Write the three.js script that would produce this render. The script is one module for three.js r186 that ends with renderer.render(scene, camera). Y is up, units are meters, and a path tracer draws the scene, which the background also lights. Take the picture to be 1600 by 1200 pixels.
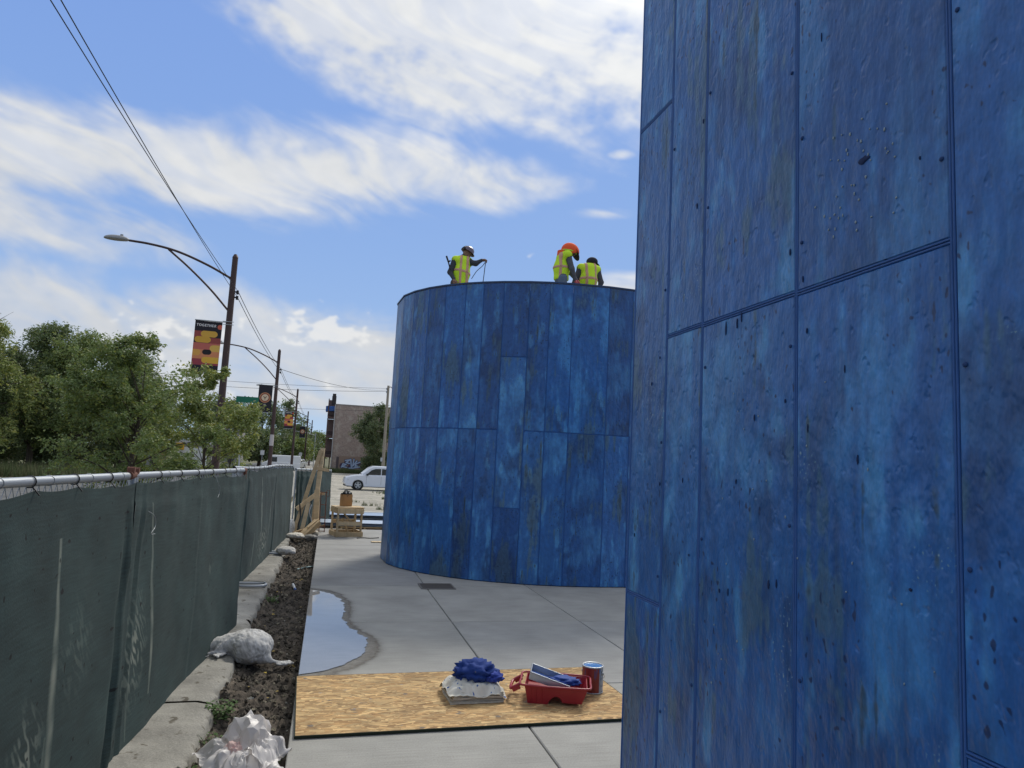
import * as THREE from 'three';
import { mergeGeometries, mergeVertices, toCreasedNormals } from 'three/addons/utils/BufferGeometryUtils.js';

// ---------------------------------------------------------------- camera, sky, sun, exposure
const R2 = Math.PI / 180;
const scene = new THREE.Scene();
const camera = new THREE.PerspectiveCamera(56.9, 4 / 3, 0.05, 6000);
camera.rotation.order = 'YXZ';
camera.position.set(0, 1.75, 0);
camera.rotation.set(6.5 * R2, -14.1 * R2, 2.9 * R2);
const renderer = new THREE.WebGLRenderer({ antialias: true });
renderer.setSize(1024, 768);
renderer.toneMapping = THREE.LinearToneMapping;
renderer.toneMappingExposure = 1.0;
renderer.shadowMap.enabled = true;
const SUN_AZ = 31 * R2, SUN_EL = 46 * R2;
const sunDir = new THREE.Vector3(Math.sin(SUN_AZ) * Math.cos(SUN_EL), Math.sin(SUN_EL), -Math.cos(SUN_AZ) * Math.cos(SUN_EL));
const sun = new THREE.DirectionalLight(new THREE.Color(1, 0.95, 0.86), 2.2);   // veiled by the bright cloud: large and soft
sun.position.copy(sunDir).multiplyScalar(120);
sun.castShadow = true; sun.shadow.radius = 26;
sun.shadow.mapSize.set(2048, 2048);
Object.assign(sun.shadow.camera, { left: -60, right: 60, top: 60, bottom: -60, near: 1, far: 300 });
scene.add(sun); scene.add(sun.target);

// ---------------------------------------------------------------- random numbers and noise
function rng(seed) { let a = seed >>> 0; return () => { a = (a + 0x6D2B79F5) | 0; let t = Math.imul(a ^ (a >>> 15), 1 | a); t = (t + Math.imul(t ^ (t >>> 7), 61 | t)) ^ t; return ((t ^ (t >>> 14)) >>> 0) / 4294967296; }; }
const PERM = new Uint8Array(512); { const r = rng(77), p = [...Array(256).keys()]; for (let i = 255; i > 0; i--) { const j = Math.floor(r() * (i + 1)); [p[i], p[j]] = [p[j], p[i]]; } for (let i = 0; i < 512; i++) PERM[i] = p[i & 255]; }
const GX = new Float32Array(256), GY = new Float32Array(256), GZ = new Float32Array(256); { const r = rng(5); for (let i = 0; i < 256; i++) { const z = r() * 2 - 1, a = r() * 6.2832, s = Math.sqrt(1 - z * z); GX[i] = Math.cos(a) * s; GY[i] = Math.sin(a) * s; GZ[i] = z; } }
const fade = (t) => t * t * t * (t * (t * 6 - 15) + 10), mix = (a, b, t) => a + (b - a) * t, clamp = (x, a = 0, b = 1) => x < a ? a : x > b ? b : x;
const sstep = (a, b, x) => { const t = clamp((x - a) / (b - a)); return t * t * (3 - 2 * t); };
function noise3(x, y, z) {
  const fx = Math.floor(x), fy = Math.floor(y), fz = Math.floor(z); const X = fx & 255, Y = fy & 255, Z = fz & 255; x -= fx; y -= fy; z -= fz;
  const u = fade(x), v = fade(y), w = fade(z);
  const A = PERM[X] + Y, B = PERM[(X + 1) & 255] + Y;
  const g = (h, a, b, c) => GX[h] * a + GY[h] * b + GZ[h] * c;
  const AA = PERM[A & 255] + Z, AB = PERM[(A + 1) & 255] + Z, BA = PERM[B & 255] + Z, BB = PERM[(B + 1) & 255] + Z;
  return 1.5 * mix(mix(mix(g(PERM[AA & 255], x, y, z), g(PERM[BA & 255], x - 1, y, z), u), mix(g(PERM[AB & 255], x, y - 1, z), g(PERM[BB & 255], x - 1, y - 1, z), u), v),
    mix(mix(g(PERM[(AA + 1) & 255], x, y, z - 1), g(PERM[(BA + 1) & 255], x - 1, y, z - 1), u), mix(g(PERM[(AB + 1) & 255], x, y - 1, z - 1), g(PERM[(BB + 1) & 255], x - 1, y - 1, z - 1), u), v), w);
}
function fbm3(x, y, z, n = 5) { let s = 0, a = 0.5; for (let i = 0; i < n; i++) { s += a * noise3(x, y, z); x = x * 2.03 + 17.1; y = y * 2.03 + 5.3; z = z * 2.03 + 9.7; a *= 0.5; } return s; }
// tiling 2-D noise: px, py whole numbers of cells
function tn(x, y, px, py, s = 0) {
  const fx = Math.floor(x), fy = Math.floor(y); const u = fade(x - fx), v = fade(y - fy);
  const g = (i, j) => { const a = ((fx + i) % px + px) % px, b = ((fy + j) % py + py) % py; const h = PERM[(PERM[(PERM[a & 255] + b) & 255] + s) & 255]; return GX[h] * (x - fx - i) + GY[h] * (y - fy - j); };
  return 1.6 * mix(mix(g(0, 0), g(1, 0), u), mix(g(0, 1), g(1, 1), u), v);
}
function tfbm(u, v, px, py, n, s = 0) { let r = 0, a = 0.5; for (let i = 0; i < n; i++) { r += a * tn(u * px, v * py, px, py, s + i * 13); px *= 2; py *= 2; a *= 0.5; } return r; }

// ---------------------------------------------------------------- the sky: blue air, cirrus bands, a bright cloud before the sun
{
  const W = 4096, H = 2048, data = new Float32Array(W * H * 4);
  const bump = (x, c, w) => Math.exp(-(((x - c) / w) ** 2));
  for (let row = 0; row < H; row++) {
    const up = ((row + 0.5) / H - 0.5) * Math.PI, el = up / R2, sy = Math.sin(up), cy = Math.cos(up);
    if (el < -1) { for (let c = 0; c < W; c++) { const o = (row * W + c) * 4; data[o] = 0.3; data[o + 1] = 0.32; data[o + 2] = 0.33; data[o + 3] = 1; } continue; }
    for (let col = 0; col < W; col++) {
      const a = ((col + 0.5) / W - 0.5) * 2 * Math.PI, x = Math.cos(a) * cy, z = Math.sin(a) * cy;
      const az = Math.atan2(x, -z) / R2, cs = x * sunDir.x + sy * sunDir.y + z * sunDir.z, sunA = Math.acos(clamp(cs, -1, 1)) / R2;
      // air
      const t = clamp(el / 32), h = Math.exp(-Math.max(el, 0) / 7);
      let r = mix(0.33, 0.185, Math.sqrt(t)), g = mix(0.55, 0.335, Math.sqrt(t)), b = mix(0.86, 0.74, Math.sqrt(t));
      r = mix(r, 0.56, h * 0.8); g = mix(g, 0.68, h * 0.8); b = mix(b, 0.80, h * 0.8);
      const glow = Math.exp(-sunA / 14), au = Math.exp(-((sunA / 7) ** 2)), veil = Math.exp(-sunA / 26);
      r += veil * 0.12; g += veil * 0.13; b += veil * 0.10;
      // cloud cover
      const k = 2.6, n1 = fbm3(x * k + 3, sy * k * 2.6, z * k, 3), hi = el < 50 && az > -60 && az < 85 ? 2 : 0;
      const wx = x + n1 * 0.10, wy = sy + n1 * 0.045, wz = z + n1 * 0.10;
      const tiltY = wy * 9 + wx * 2.2;
      const n2 = fbm3(wx * 5.2, tiltY * 1.7, wz * 5.2 + 4, 4 + hi), n3 = fbm3(wx * 16 + wy * 22, tiltY * 4.4, wz * 16 - 7, 2 + hi), nf = fbm3(x * 38 + 1, sy * 60, z * 38, 1 + hi);
      const big = sstep(22.5, 30.5, el - 1.3 * (n1 + n2) * 4 - Math.max(0, (3 - az)) * 0.42 + Math.max(0, az - 14) * 0.18) * (az > -40 ? 1 : Math.max(0, 1 + (az + 40) / 20)) * sstep(160, 105, az);
      const bc = az < 2 ? 21.9 - (2 - az) * 0.115 : 21.9 + Math.min(az - 2, 14) * 0.03, bw = az < 4 ? 3.9 + Math.max(0, -az - 8) * 0.05 : Math.max(0.7, 3.9 - (az - 4) * 0.17);
      const band = bump(el, bc, bw) * (az > 15 ? Math.max(0, 1 - (az - 15) / 9) : 1) * 0.95 * sstep(-75, -42, az);
      const mid = bump(el, 15.2, 3.4) * sstep(-4, -17, az) * 0.72 * sstep(-75, -42, az);
      const bank = sstep(14.2, 9.4, el + n1 * 1.6) * sstep(1.0, 4.0, el) * mix(0.92, 0.74, sstep(16, 42, az));
      const rightLow = bump(el, 14.2, 1.5) * bump(az, 24, 6) * 0.9 + bump(el, 20.2, 0.6) * bump(az, 21, 4) * 0.7 + bump(el, 24.6, 0.5) * bump(az, 22.3, 1.5) * 0.9;
      const rest = sstep(33, 50, el) * 0.78 + (az < -30 ? sstep(-30, -42, az) : sstep(36, 48, az)) * 0.62 * sstep(10, 16, el);
      let cov = Math.max(big * 1.05, band, mid, bank, rightLow, rest * 0.9);
      const ni = fbm3(x * 8 + 5, sy * 13, z * 8, 3 + hi), puff = clamp(big * 0.75 + bank * 0.35); cov += (mix(n2 * 0.75 + n3 * 0.33, ni * 1.05 + nf * 0.25, puff) + nf * 0.12) * (0.35 + Math.min(cov, 0.8) * 0.95);
      let d = sstep(0.26, 0.98, cov);
      d = d * (0.80 + 0.20 * sstep(-0.2, 0.3, n3));
      // cumulus heads along the top of the bank
      const cu = sstep(0.02, 0.16, n1 * 0.5 + nf * 0.5 + bump(el, 9.6, 1.1) * bump(az, -1.2, 2.2) * 0.42 + bump(el, 8.8, 1.3) * bump(az, -11, 5) * 0.2 - 0.27);
      const shade = 0.5 + 0.5 * clamp(0.5 + mix(n2 * 1.1, ni * 1.3, puff) + nf * 0.45 + n1 * 0.5);
      const low = sstep(24, 6, el) * 0.10 * mix(1, 0.4, sstep(4, 20, az));
      let cr = mix(0.50, 0.77, shade) - low, cg = mix(0.54, 0.78, shade) - low * 0.9, cb = mix(0.60, 0.79, shade) - low * 0.7;
      const gl = glow * 0.55; cr += gl * 1.0; cg += gl * 0.98; cb += gl * 0.90;
      r = mix(r, cr, d); g = mix(g, cg, d); b = mix(b, cb, d);
      r = mix(r, 0.86, cu * 0.7); g = mix(g, 0.86, cu * 0.7); b = mix(b, 0.85, cu * 0.7);
      r += au * 2.6; g += au * 2.5; b += au * 2.25;
      const o = (row * W + col) * 4; data[o] = r; data[o + 1] = g; data[o + 2] = b; data[o + 3] = 1;
    }
  }
  const tex = new THREE.DataTexture(data, W, H, THREE.RGBAFormat, THREE.FloatType);
  tex.mapping = THREE.EquirectangularReflectionMapping; tex.magFilter = THREE.LinearFilter; tex.minFilter = THREE.LinearFilter; tex.needsUpdate = true;
  scene.background = tex; scene.environment = tex;
}

// ---------------------------------------------------------------- helpers
const V = (x, y, z) => new THREE.Vector3(x, y, z);
const srgb = (r, g, b) => new THREE.Color().setRGB(r / 255, g / 255, b / 255, THREE.SRGBColorSpace);
const taken = {};
function numbered(name) { if (!(name in taken)) { taken[name] = 0; return name; } taken[name]++; return name + '_' + String(taken[name]).padStart(3, '0'); }
function clean(g) { let q = g.index ? g.toNonIndexed() : g; for (const k of Object.keys(q.attributes)) if (!['position', 'normal', 'uv'].includes(k)) q.deleteAttribute(k); if (!q.attributes.uv) q.setAttribute('uv', new THREE.BufferAttribute(new Float32Array(q.attributes.position.count * 2), 2)); if (!q.attributes.normal) q.computeVertexNormals(); return q; }
function join(list) { const l = [].concat(list); return l.length === 1 ? l[0] : mergeGeometries(l.map(clean)); }
function obj(name, geos, mat, parent = scene) { const m = new THREE.Mesh(join(geos), mat); m.name = parent === scene ? numbered(name) : name; m.castShadow = m.receiveShadow = true; parent.add(m); return m; }
function tag(o, label, category, group, kind) { o.userData.label = label; if (category) o.userData.category = category; if (group) o.userData.group = group; if (kind) o.userData.kind = kind; return o; }
function thing(name, label, category, [x, y, z] = [0, 0, 0], turn = 0, group) { const o = new THREE.Group(); o.name = numbered(name); o.position.set(x, y, z); o.rotation.y = turn; scene.add(o); return tag(o, label, category, group); }
function struct(name, geos, mat, label) { const m = obj(name, geos, mat); m.userData.kind = 'structure'; if (label) m.userData.label = label; return m; }
// box with uv in metres, random offset keeps pieces from repeating
function box(w, h, d, x = 0, y = 0, z = 0, rx = 0, ry = 0, rz = 0, uo = 0) {
  const g = new THREE.BoxGeometry(w, h, d), p = g.attributes.position, n = g.attributes.normal, uv = g.attributes.uv;
  for (let i = 0; i < p.count; i++) { const ax = Math.abs(n.getX(i)), ay = Math.abs(n.getY(i)); if (ax > 0.5) uv.setXY(i, p.getZ(i) + uo, p.getY(i) + uo * 0.7); else if (ay > 0.5) uv.setXY(i, p.getX(i) + uo, p.getZ(i) + uo * 0.7); else uv.setXY(i, p.getX(i) + uo, p.getY(i) + uo * 0.7); }
  if (rx || ry || rz) g.applyMatrix4(new THREE.Matrix4().makeRotationFromEuler(new THREE.Euler(rx, ry, rz)));
  g.translate(x, y, z); return g;
}
function bbox(w, h, d, bev, x = 0, y = 0, z = 0, rx = 0, ry = 0, rz = 0) {   // chamfered box, uv in metres
  const s = new THREE.Shape(); const a = w / 2 - bev, b = h / 2 - bev; s.moveTo(-a, -b); s.lineTo(a, -b); s.lineTo(a, b); s.lineTo(-a, b); s.closePath();
  const g = new THREE.ExtrudeGeometry(s, { depth: d - 2 * bev, bevelEnabled: true, bevelThickness: bev, bevelSize: bev, bevelSegments: 1, steps: 1 }); g.translate(0, 0, -(d - 2 * bev) / 2);
  if (rx || ry || rz) g.applyMatrix4(new THREE.Matrix4().makeRotationFromEuler(new THREE.Euler(rx, ry, rz)));
  g.translate(x, y, z); return g;
}
function bar(p, q, r, r2 = r, seg = 10) {   // round bar
  const a = V(...p), b = V(...q), d = b.clone().sub(a), L = d.length(), g = new THREE.CylinderGeometry(r2, r, L, seg, 1);
  g.applyMatrix4(new THREE.Matrix4().makeRotationFromQuaternion(new THREE.Quaternion().setFromUnitVectors(V(0, 1, 0), d.normalize()))); g.translate((a.x + b.x) / 2, (a.y + b.y) / 2, (a.z + b.z) / 2); return g;
}
function board(p, q, w, t, up = [0, 0, 1], uo = 0) {   // sawn board between two points: w along "up" projected, t the other way
  const a = V(...p), b = V(...q), d = b.clone().sub(a), L = d.length(); d.normalize(); const u = V(...up); u.addScaledVector(d, -u.dot(d)).normalize(); const s = new THREE.Vector3().crossVectors(d, u);
  const g = bbox(t, L, w, Math.min(t, w) * 0.09); const uv = g.attributes.uv; for (let i = 0; i < uv.count; i++) uv.setXY(i, uv.getX(i) + uo, uv.getY(i) + uo * 1.7);
  g.applyMatrix4(new THREE.Matrix4().makeBasis(s, d, u)); g.translate((a.x + b.x) / 2, (a.y + b.y) / 2, (a.z + b.z) / 2); return g;
}
function tube(pts, r, seg = 40, rad = 6, closed = false) { return new THREE.TubeGeometry(new THREE.CatmullRomCurve3(pts.map((p) => V(...p)), closed, 'centripetal'), seg, r, rad, closed); }
function grid(nx, ny, fn) {   // fn(i/nx, j/ny) -> [x,y,z,u,v]
  const pos = [], uv = [], idx = []; for (let j = 0; j <= ny; j++) for (let i = 0; i <= nx; i++) { const q = fn(i / nx, j / ny); pos.push(q[0], q[1], q[2]); uv.push(q[3], q[4]); }
  for (let j = 0; j < ny; j++) for (let i = 0; i < nx; i++) { const a = j * (nx + 1) + i, b = a + 1, c = a + nx + 1, d = c + 1; idx.push(a, b, d, a, d, c); }
  const g = new THREE.BufferGeometry(); g.setAttribute('position', new THREE.Float32BufferAttribute(pos, 3)); g.setAttribute('uv', new THREE.Float32BufferAttribute(uv, 2)); g.setIndex(idx); g.computeVertexNormals(); return g;
}
function displace(g, fn) { const p = g.attributes.position, v = V(); for (let i = 0; i < p.count; i++) { v.fromBufferAttribute(p, i); fn(v); p.setXYZ(i, v.x, v.y, v.z); } g.computeVertexNormals(); return g; }
function ico(r, det) { const g = new THREE.IcosahedronGeometry(r, det); g.deleteAttribute('uv'); g.deleteAttribute('normal'); const m = mergeVertices(g, 1e-5); m.computeVertexNormals(); return m; }
function tex(w, h, fn, color = true) {   // fn(u,v) -> [r,g,b] sRGB 0..255 (or one grey for data)
  const data = new Uint8Array(w * h * 4); for (let j = 0; j < h; j++) for (let i = 0; i < w; i++) { const c = fn((i + 0.5) / w, (j + 0.5) / h), o = (j * w + i) * 4; if (Array.isArray(c)) { data[o] = clamp(c[0], 0, 255); data[o + 1] = clamp(c[1], 0, 255); data[o + 2] = clamp(c[2], 0, 255); } else data[o] = data[o + 1] = data[o + 2] = clamp(c, 0, 255); data[o + 3] = 255; }
  const t = new THREE.DataTexture(data, w, h); t.wrapS = t.wrapT = THREE.RepeatWrapping; t.magFilter = THREE.LinearFilter; t.minFilter = THREE.LinearMipmapLinearFilter; t.generateMipmaps = true; if (color) t.colorSpace = THREE.SRGBColorSpace; t.needsUpdate = true; return t;
}
function per(t, sx, sy = sx) { const c = t.clone(); c.repeat.set(1 / sx, 1 / sy); c.needsUpdate = true; return c; }   // one tile = sx by sy metres
const std = (o) => new THREE.MeshStandardMaterial(o), phy = (o) => new THREE.MeshPhysicalMaterial(o);
const mixc = (a, b, t) => [mix(a[0], b[0], t), mix(a[1], b[1], t), mix(a[2], b[2], t)];
// naive surface nets: mesh of f < 0
function nets(f, mn, mx, cell) {
  const n = [0, 1, 2].map((i) => Math.ceil((mx[i] - mn[i]) / cell) + 1), F = new Float32Array(n[0] * n[1] * n[2]), id = new Int32Array(F.length).fill(-1), at = (i, j, k) => i + n[0] * (j + n[1] * k);
  for (let k = 0; k < n[2]; k++) for (let j = 0; j < n[1]; j++) for (let i = 0; i < n[0]; i++) F[at(i, j, k)] = f(mn[0] + i * cell, mn[1] + j * cell, mn[2] + k * cell);
  const pos = [], idx = [];
  for (let k = 0; k < n[2] - 1; k++) for (let j = 0; j < n[1] - 1; j++) for (let i = 0; i < n[0] - 1; i++) {
    let c = 0, sx = 0, sy = 0, sz = 0, neg = 0; const v = []; for (let q = 0; q < 8; q++) { const w = F[at(i + (q & 1), j + ((q >> 1) & 1), k + (q >> 2))]; v.push(w); if (w < 0) neg++; }
    if (neg === 0 || neg === 8) continue;
    for (let q = 0; q < 8; q++) for (const b of [1, 2, 4]) if (!(q & b)) { const w = v[q], u = v[q | b]; if ((w < 0) !== (u < 0)) { const t = w / (w - u); c++; sx += (q & 1) + (b === 1 ? t : 0); sy += ((q >> 1) & 1) + (b === 2 ? t : 0); sz += (q >> 2) + (b === 4 ? t : 0); } }
    id[at(i, j, k)] = pos.length / 3; pos.push(mn[0] + (i + sx / c) * cell, mn[1] + (j + sy / c) * cell, mn[2] + (k + sz / c) * cell);
  }
  const quad = (a, b, c, d, flip) => { if (a < 0 || b < 0 || c < 0 || d < 0) return; if (flip) idx.push(a, c, b, a, d, c); else idx.push(a, b, c, a, c, d); };
  for (let k = 1; k < n[2] - 1; k++) for (let j = 1; j < n[1] - 1; j++) for (let i = 1; i < n[0] - 1; i++) {
    const o = F[at(i, j, k)] < 0;
    if (o !== F[at(i + 1, j, k)] < 0) quad(id[at(i, j - 1, k - 1)], id[at(i, j, k - 1)], id[at(i, j, k)], id[at(i, j - 1, k)], !o);
    if (o !== F[at(i, j + 1, k)] < 0) quad(id[at(i - 1, j, k - 1)], id[at(i - 1, j, k)], id[at(i, j, k)], id[at(i, j, k - 1)], !o);
    if (o !== F[at(i, j, k + 1)] < 0) quad(id[at(i - 1, j - 1, k)], id[at(i, j - 1, k)], id[at(i, j, k)], id[at(i - 1, j, k)], !o);
  }
  const g = new THREE.BufferGeometry(); g.setAttribute('position', new THREE.Float32BufferAttribute(pos, 3)); g.setIndex(idx); g.computeVertexNormals(); return g;
}
function cap(px, py, pz, a, b, ra, rb) {   // tapered capsule distance
  const bx = b[0] - a[0], by = b[1] - a[1], bz = b[2] - a[2], qx = px - a[0], qy = py - a[1], qz = pz - a[2]; const t = clamp((qx * bx + qy * by + qz * bz) / (bx * bx + by * by + bz * bz || 1)); return Math.hypot(qx - bx * t, qy - by * t, qz - bz * t) - mix(ra, rb, t);
}
const smin = (a, b, k) => { const h = clamp(0.5 + 0.5 * (b - a) / k); return mix(b, a, h) - k * h * (1 - h); };
// ---------------------------------------------------------------- surface textures
const T = {};
{
  // hand-coated blue: patchy washes, runs, chips (one tile = 4 m)
  T.blue = tex(1536, 1536, (u, v) => {
    const a = tfbm(u, v, 10, 6, 4, 1), b = tfbm(u, v, 42, 5, 4, 20), c = tfbm(u, v, 7, 5, 5, 40), d = tfbm(u, v, 90, 60, 3, 60), e = tfbm(u, v, 24, 14, 4, 80), sp = tn(u * 420, v * 420, 420, 420, 7), rn = tfbm(u, v, 66, 3, 3, 90);
    let k = mixc([44, 97, 156], [66, 126, 179], sstep(-0.10, 0.42, a + b * 0.6 + e * 0.35));
    k = mixc(k, [33, 69, 114], sstep(-0.02, 0.40, c + b * 0.65 - e * 0.25) * 0.85);
    k = mixc(k, [84, 146, 188], sstep(0.22, 0.5, e + b * 0.8) * 0.55);
    k = mixc(k, [76, 104, 122], sstep(0.16, 0.36, c * 0.8 - a * 0.7 + rn * 0.65 + d * 0.25) * 0.72);
    k = mixc(k, [46, 58, 66], sstep(0.36, 0.54, rn * 0.8 + e * 0.65 + c * 0.35 + d * 0.3) * 0.6);
    const m = 1 + d * 0.17 + sp * 0.05 + b * 0.12; k = [k[0] * m, k[1] * m, k[2] * m];
    const cl = tfbm(u, v, 6, 7, 3, 110); if (sp > 0.52 && cl > 0.20) k = mixc(k, [150, 164, 166], sstep(0.52, 0.64, sp) * sstep(0.20, 0.34, cl));
    const sc = tn(u * 190, v * 120, 190, 120, 17); if (sc < -0.50 && cl < -0.08) k = mixc(k, [24, 44, 80], sstep(0.50, 0.62, -sc) * 0.8);
    return k;
  });
  T.blueBump = tex(1024, 1024, (u, v) => { const w = tfbm(u, v, 6, 6, 2, 77) * 0.5; const tr = tfbm(u + v * 0, v, 34, 16, 4, 5), pit = Math.min(0, tfbm(u, v, 46, 34, 3, 9) + 0.26), di = tn((u + v) * 30 + w * 4, (v - u) * 90, 30, 90, 14) * sstep(0.0, 0.25, tfbm(u, v, 5, 5, 2, 41)); return 140 + 150 * tr + 330 * pit + 12 * di + 40 * tfbm(u, v, 140, 60, 2, 33); }, false);
  T.conc = tex(1024, 1024, (u, v) => { const br = tn(u * 8, v * 360, 8, 360, 3), a = tfbm(u, v, 4, 5, 5, 8), f = tn(u * 300, v * 300, 300, 300, 2), p = tfbm(u, v, 13, 20, 3, 19); const k = 155 + br * 9 + a * 22 + f * 10 + p * 9; return [k * 1.0, k * 0.995, k * 0.965]; });
  T.concBump = tex(512, 512, (u, v) => 128 + 60 * tn(u * 8, v * 180, 8, 180, 3) + 50 * tn(u * 150, v * 150, 150, 150, 2), false);
  T.oldConc = tex(1024, 1024, (u, v) => { const a = tfbm(u, v, 5, 5, 5, 18), f = tn(u * 340, v * 340, 340, 340, 12), g = tn(u * 120, v * 120, 120, 120, 4), c = tfbm(u, v, 18, 18, 3, 39); let k = 148 + a * 40 + f * 22 + g * 12; let q = [k * 1.0, k * 0.98, k * 0.92]; if (c > 0.24) q = mixc(q, [88, 82, 70], sstep(0.24, 0.4, c) * 0.8); return q; });
  T.soil = tex(1024, 1024, (u, v) => { const a = tfbm(u, v, 8, 8, 6, 28), f = tn(u * 260, v * 260, 260, 260, 12); const k = 78 + a * 56 + f * 24; return [k * 1.08, k * 0.98, k * 0.86]; });
  T.asphalt = tex(512, 512, (u, v) => { const k = 92 + tfbm(u, v, 5, 5, 4, 2) * 34 + tn(u * 200, v * 200, 200, 200, 5) * 18; return [k, k, k * 0.98]; });
  T.lot = tex(1024, 1024, (u, v) => { const a = tfbm(u, v, 6, 6, 5, 48), f = tn(u * 220, v * 220, 220, 220, 3), cr = Math.abs(tfbm(u, v, 7, 7, 4, 71)); let k = 160 + a * 40 + f * 14; let q = [k * 1.02, k * 0.985, k * 0.90]; if (cr < 0.016) q = mixc(q, [86, 88, 62], 0.75); return q; });
  T.earth = tex(1024, 1024, (u, v) => { const a = tfbm(u, v, 9, 9, 6, 58), g = tfbm(u, v, 5, 5, 4, 68), f = tn(u * 200, v * 200, 200, 200, 6); return mixc([112 + a * 40 + f * 14, 102 + a * 36 + f * 12, 80 + a * 28], [78 + a * 30, 92 + a * 34 + f * 14, 48 + a * 18], sstep(-0.12, 0.2, g)); });
  T.wood = tex(512, 1024, (u, v) => { const w = tfbm(u, v, 6, 2, 3, 3) * 0.08, gr = Math.sin((u + w) * 90) * 0.5 + tn(u * 60, v * 3, 60, 3, 5) * 0.7, f = tn(u * 160, v * 12, 160, 12, 6); const k = 1 + gr * 0.07 + f * 0.08 + tfbm(u, v, 3, 3, 3, 8) * 0.2; return [204 * k, 181 * k, 143 * k]; });
  T.weave = tex(512, 512, (u, v) => { const wx = Math.sin(u * 128 * 6.283), wy = Math.sin(v * 128 * 6.283); const a = tfbm(u, v, 4, 4, 5, 8); const k = 1 + wx * wy * 0.10 + a * 0.25 + tn(u * 40, v * 200, 40, 200, 3) * 0.12; return [44 * k, 66 * k, 63 * k]; });
  T.weaveBump = tex(512, 512, (u, v) => 128 + 60 * Math.sin(u * 128 * 6.283) * Math.sin(v * 128 * 6.283) + 50 * tn(u * 30, v * 30, 30, 30, 4), false);
  T.brick = tex(1024, 1024, (u, v) => { const rows = 40, row = Math.floor(v * rows), off = (row % 2) * 0.5, bx = u * 14 + off, cell = Math.floor(bx), fx = bx - cell, fy = v * rows - row; const h = PERM[(PERM[cell % 14] + row) & 255] / 255; const a = tfbm(u, v, 4, 4, 5, 9), st = tfbm(u, v, 30, 4, 3, 19); let k = mixc([180, 160, 144], [156, 136, 124], h); k = mixc(k, [184, 168, 152], sstep(0, 0.35, a)); k = mixc(k, [112, 100, 94], sstep(0.1, 0.4, st) * 0.5); if (fx < 0.05 || fy < 0.14) k = mixc(k, [140, 132, 122], 0.55); return k; });
  T.noise = tex(512, 512, (u, v) => 128 + tfbm(u, v, 8, 8, 6, 8) * 150, false);
  T.fabric = tex(512, 512, (u, v) => { const k = 1 + tfbm(u, v, 6, 6, 5, 8) * 0.3 + Math.sin(u * 100 * 6.283) * Math.sin(v * 100 * 6.283) * 0.06; return [k * 226, k * 224, k * 217]; });
  // oriented strand board: overlapping flakes (one tile = 1.25 m)
  const N = 1024, rgb = new Float32Array(N * N * 3).fill(150), r2 = rng(91);
  for (let f = 0; f < 5200; f++) {
    const cx = r2() * N, cy = r2() * N, L = 44 + r2() * 80, w = 7 + r2() * 17, an = (r2() + r2() + r2() - 1.5) * 0.75, t = r2(); const base = mixc([170, 132, 84], [216, 184, 130], t); const dk = 0.80 + r2() * 0.28, ca = Math.cos(an), sa = Math.sin(an);
    const S = Math.ceil(L * 0.5 + w); for (let j = -S; j <= S; j++) for (let i = -S; i <= S; i++) { const p = i * ca + j * sa, q = -i * sa + j * ca; if (Math.abs(p) > L / 2 || Math.abs(q) > w / 2) continue; const X = ((Math.floor(cx + i) % N) + N) % N, Y = ((Math.floor(cy + j) % N) + N) % N, o = (Y * N + X) * 3; const ed = q > w / 2 - 1.3 ? 0.74 : 1, gr = 1 + 0.07 * Math.sin(q * 2.1 + t * 9); for (let c = 0; c < 3; c++) rgb[o + c] = base[c] * dk * ed * gr; }
  }
  T.osb = tex(N, N, (u, v) => { const o = (Math.floor(v * N) * N + Math.floor(u * N)) * 3, a = tfbm(u, v, 6, 8, 4, 4); const k = 1 + a * 0.2; let q = [rgb[o] * k, rgb[o + 1] * k, rgb[o + 2] * k]; const s = tfbm(u, v, 9, 14, 3, 55); if (s > 0.33) q = mixc(q, [96, 92, 92], sstep(0.33, 0.45, s) * 0.7); return q; });
}
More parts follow.
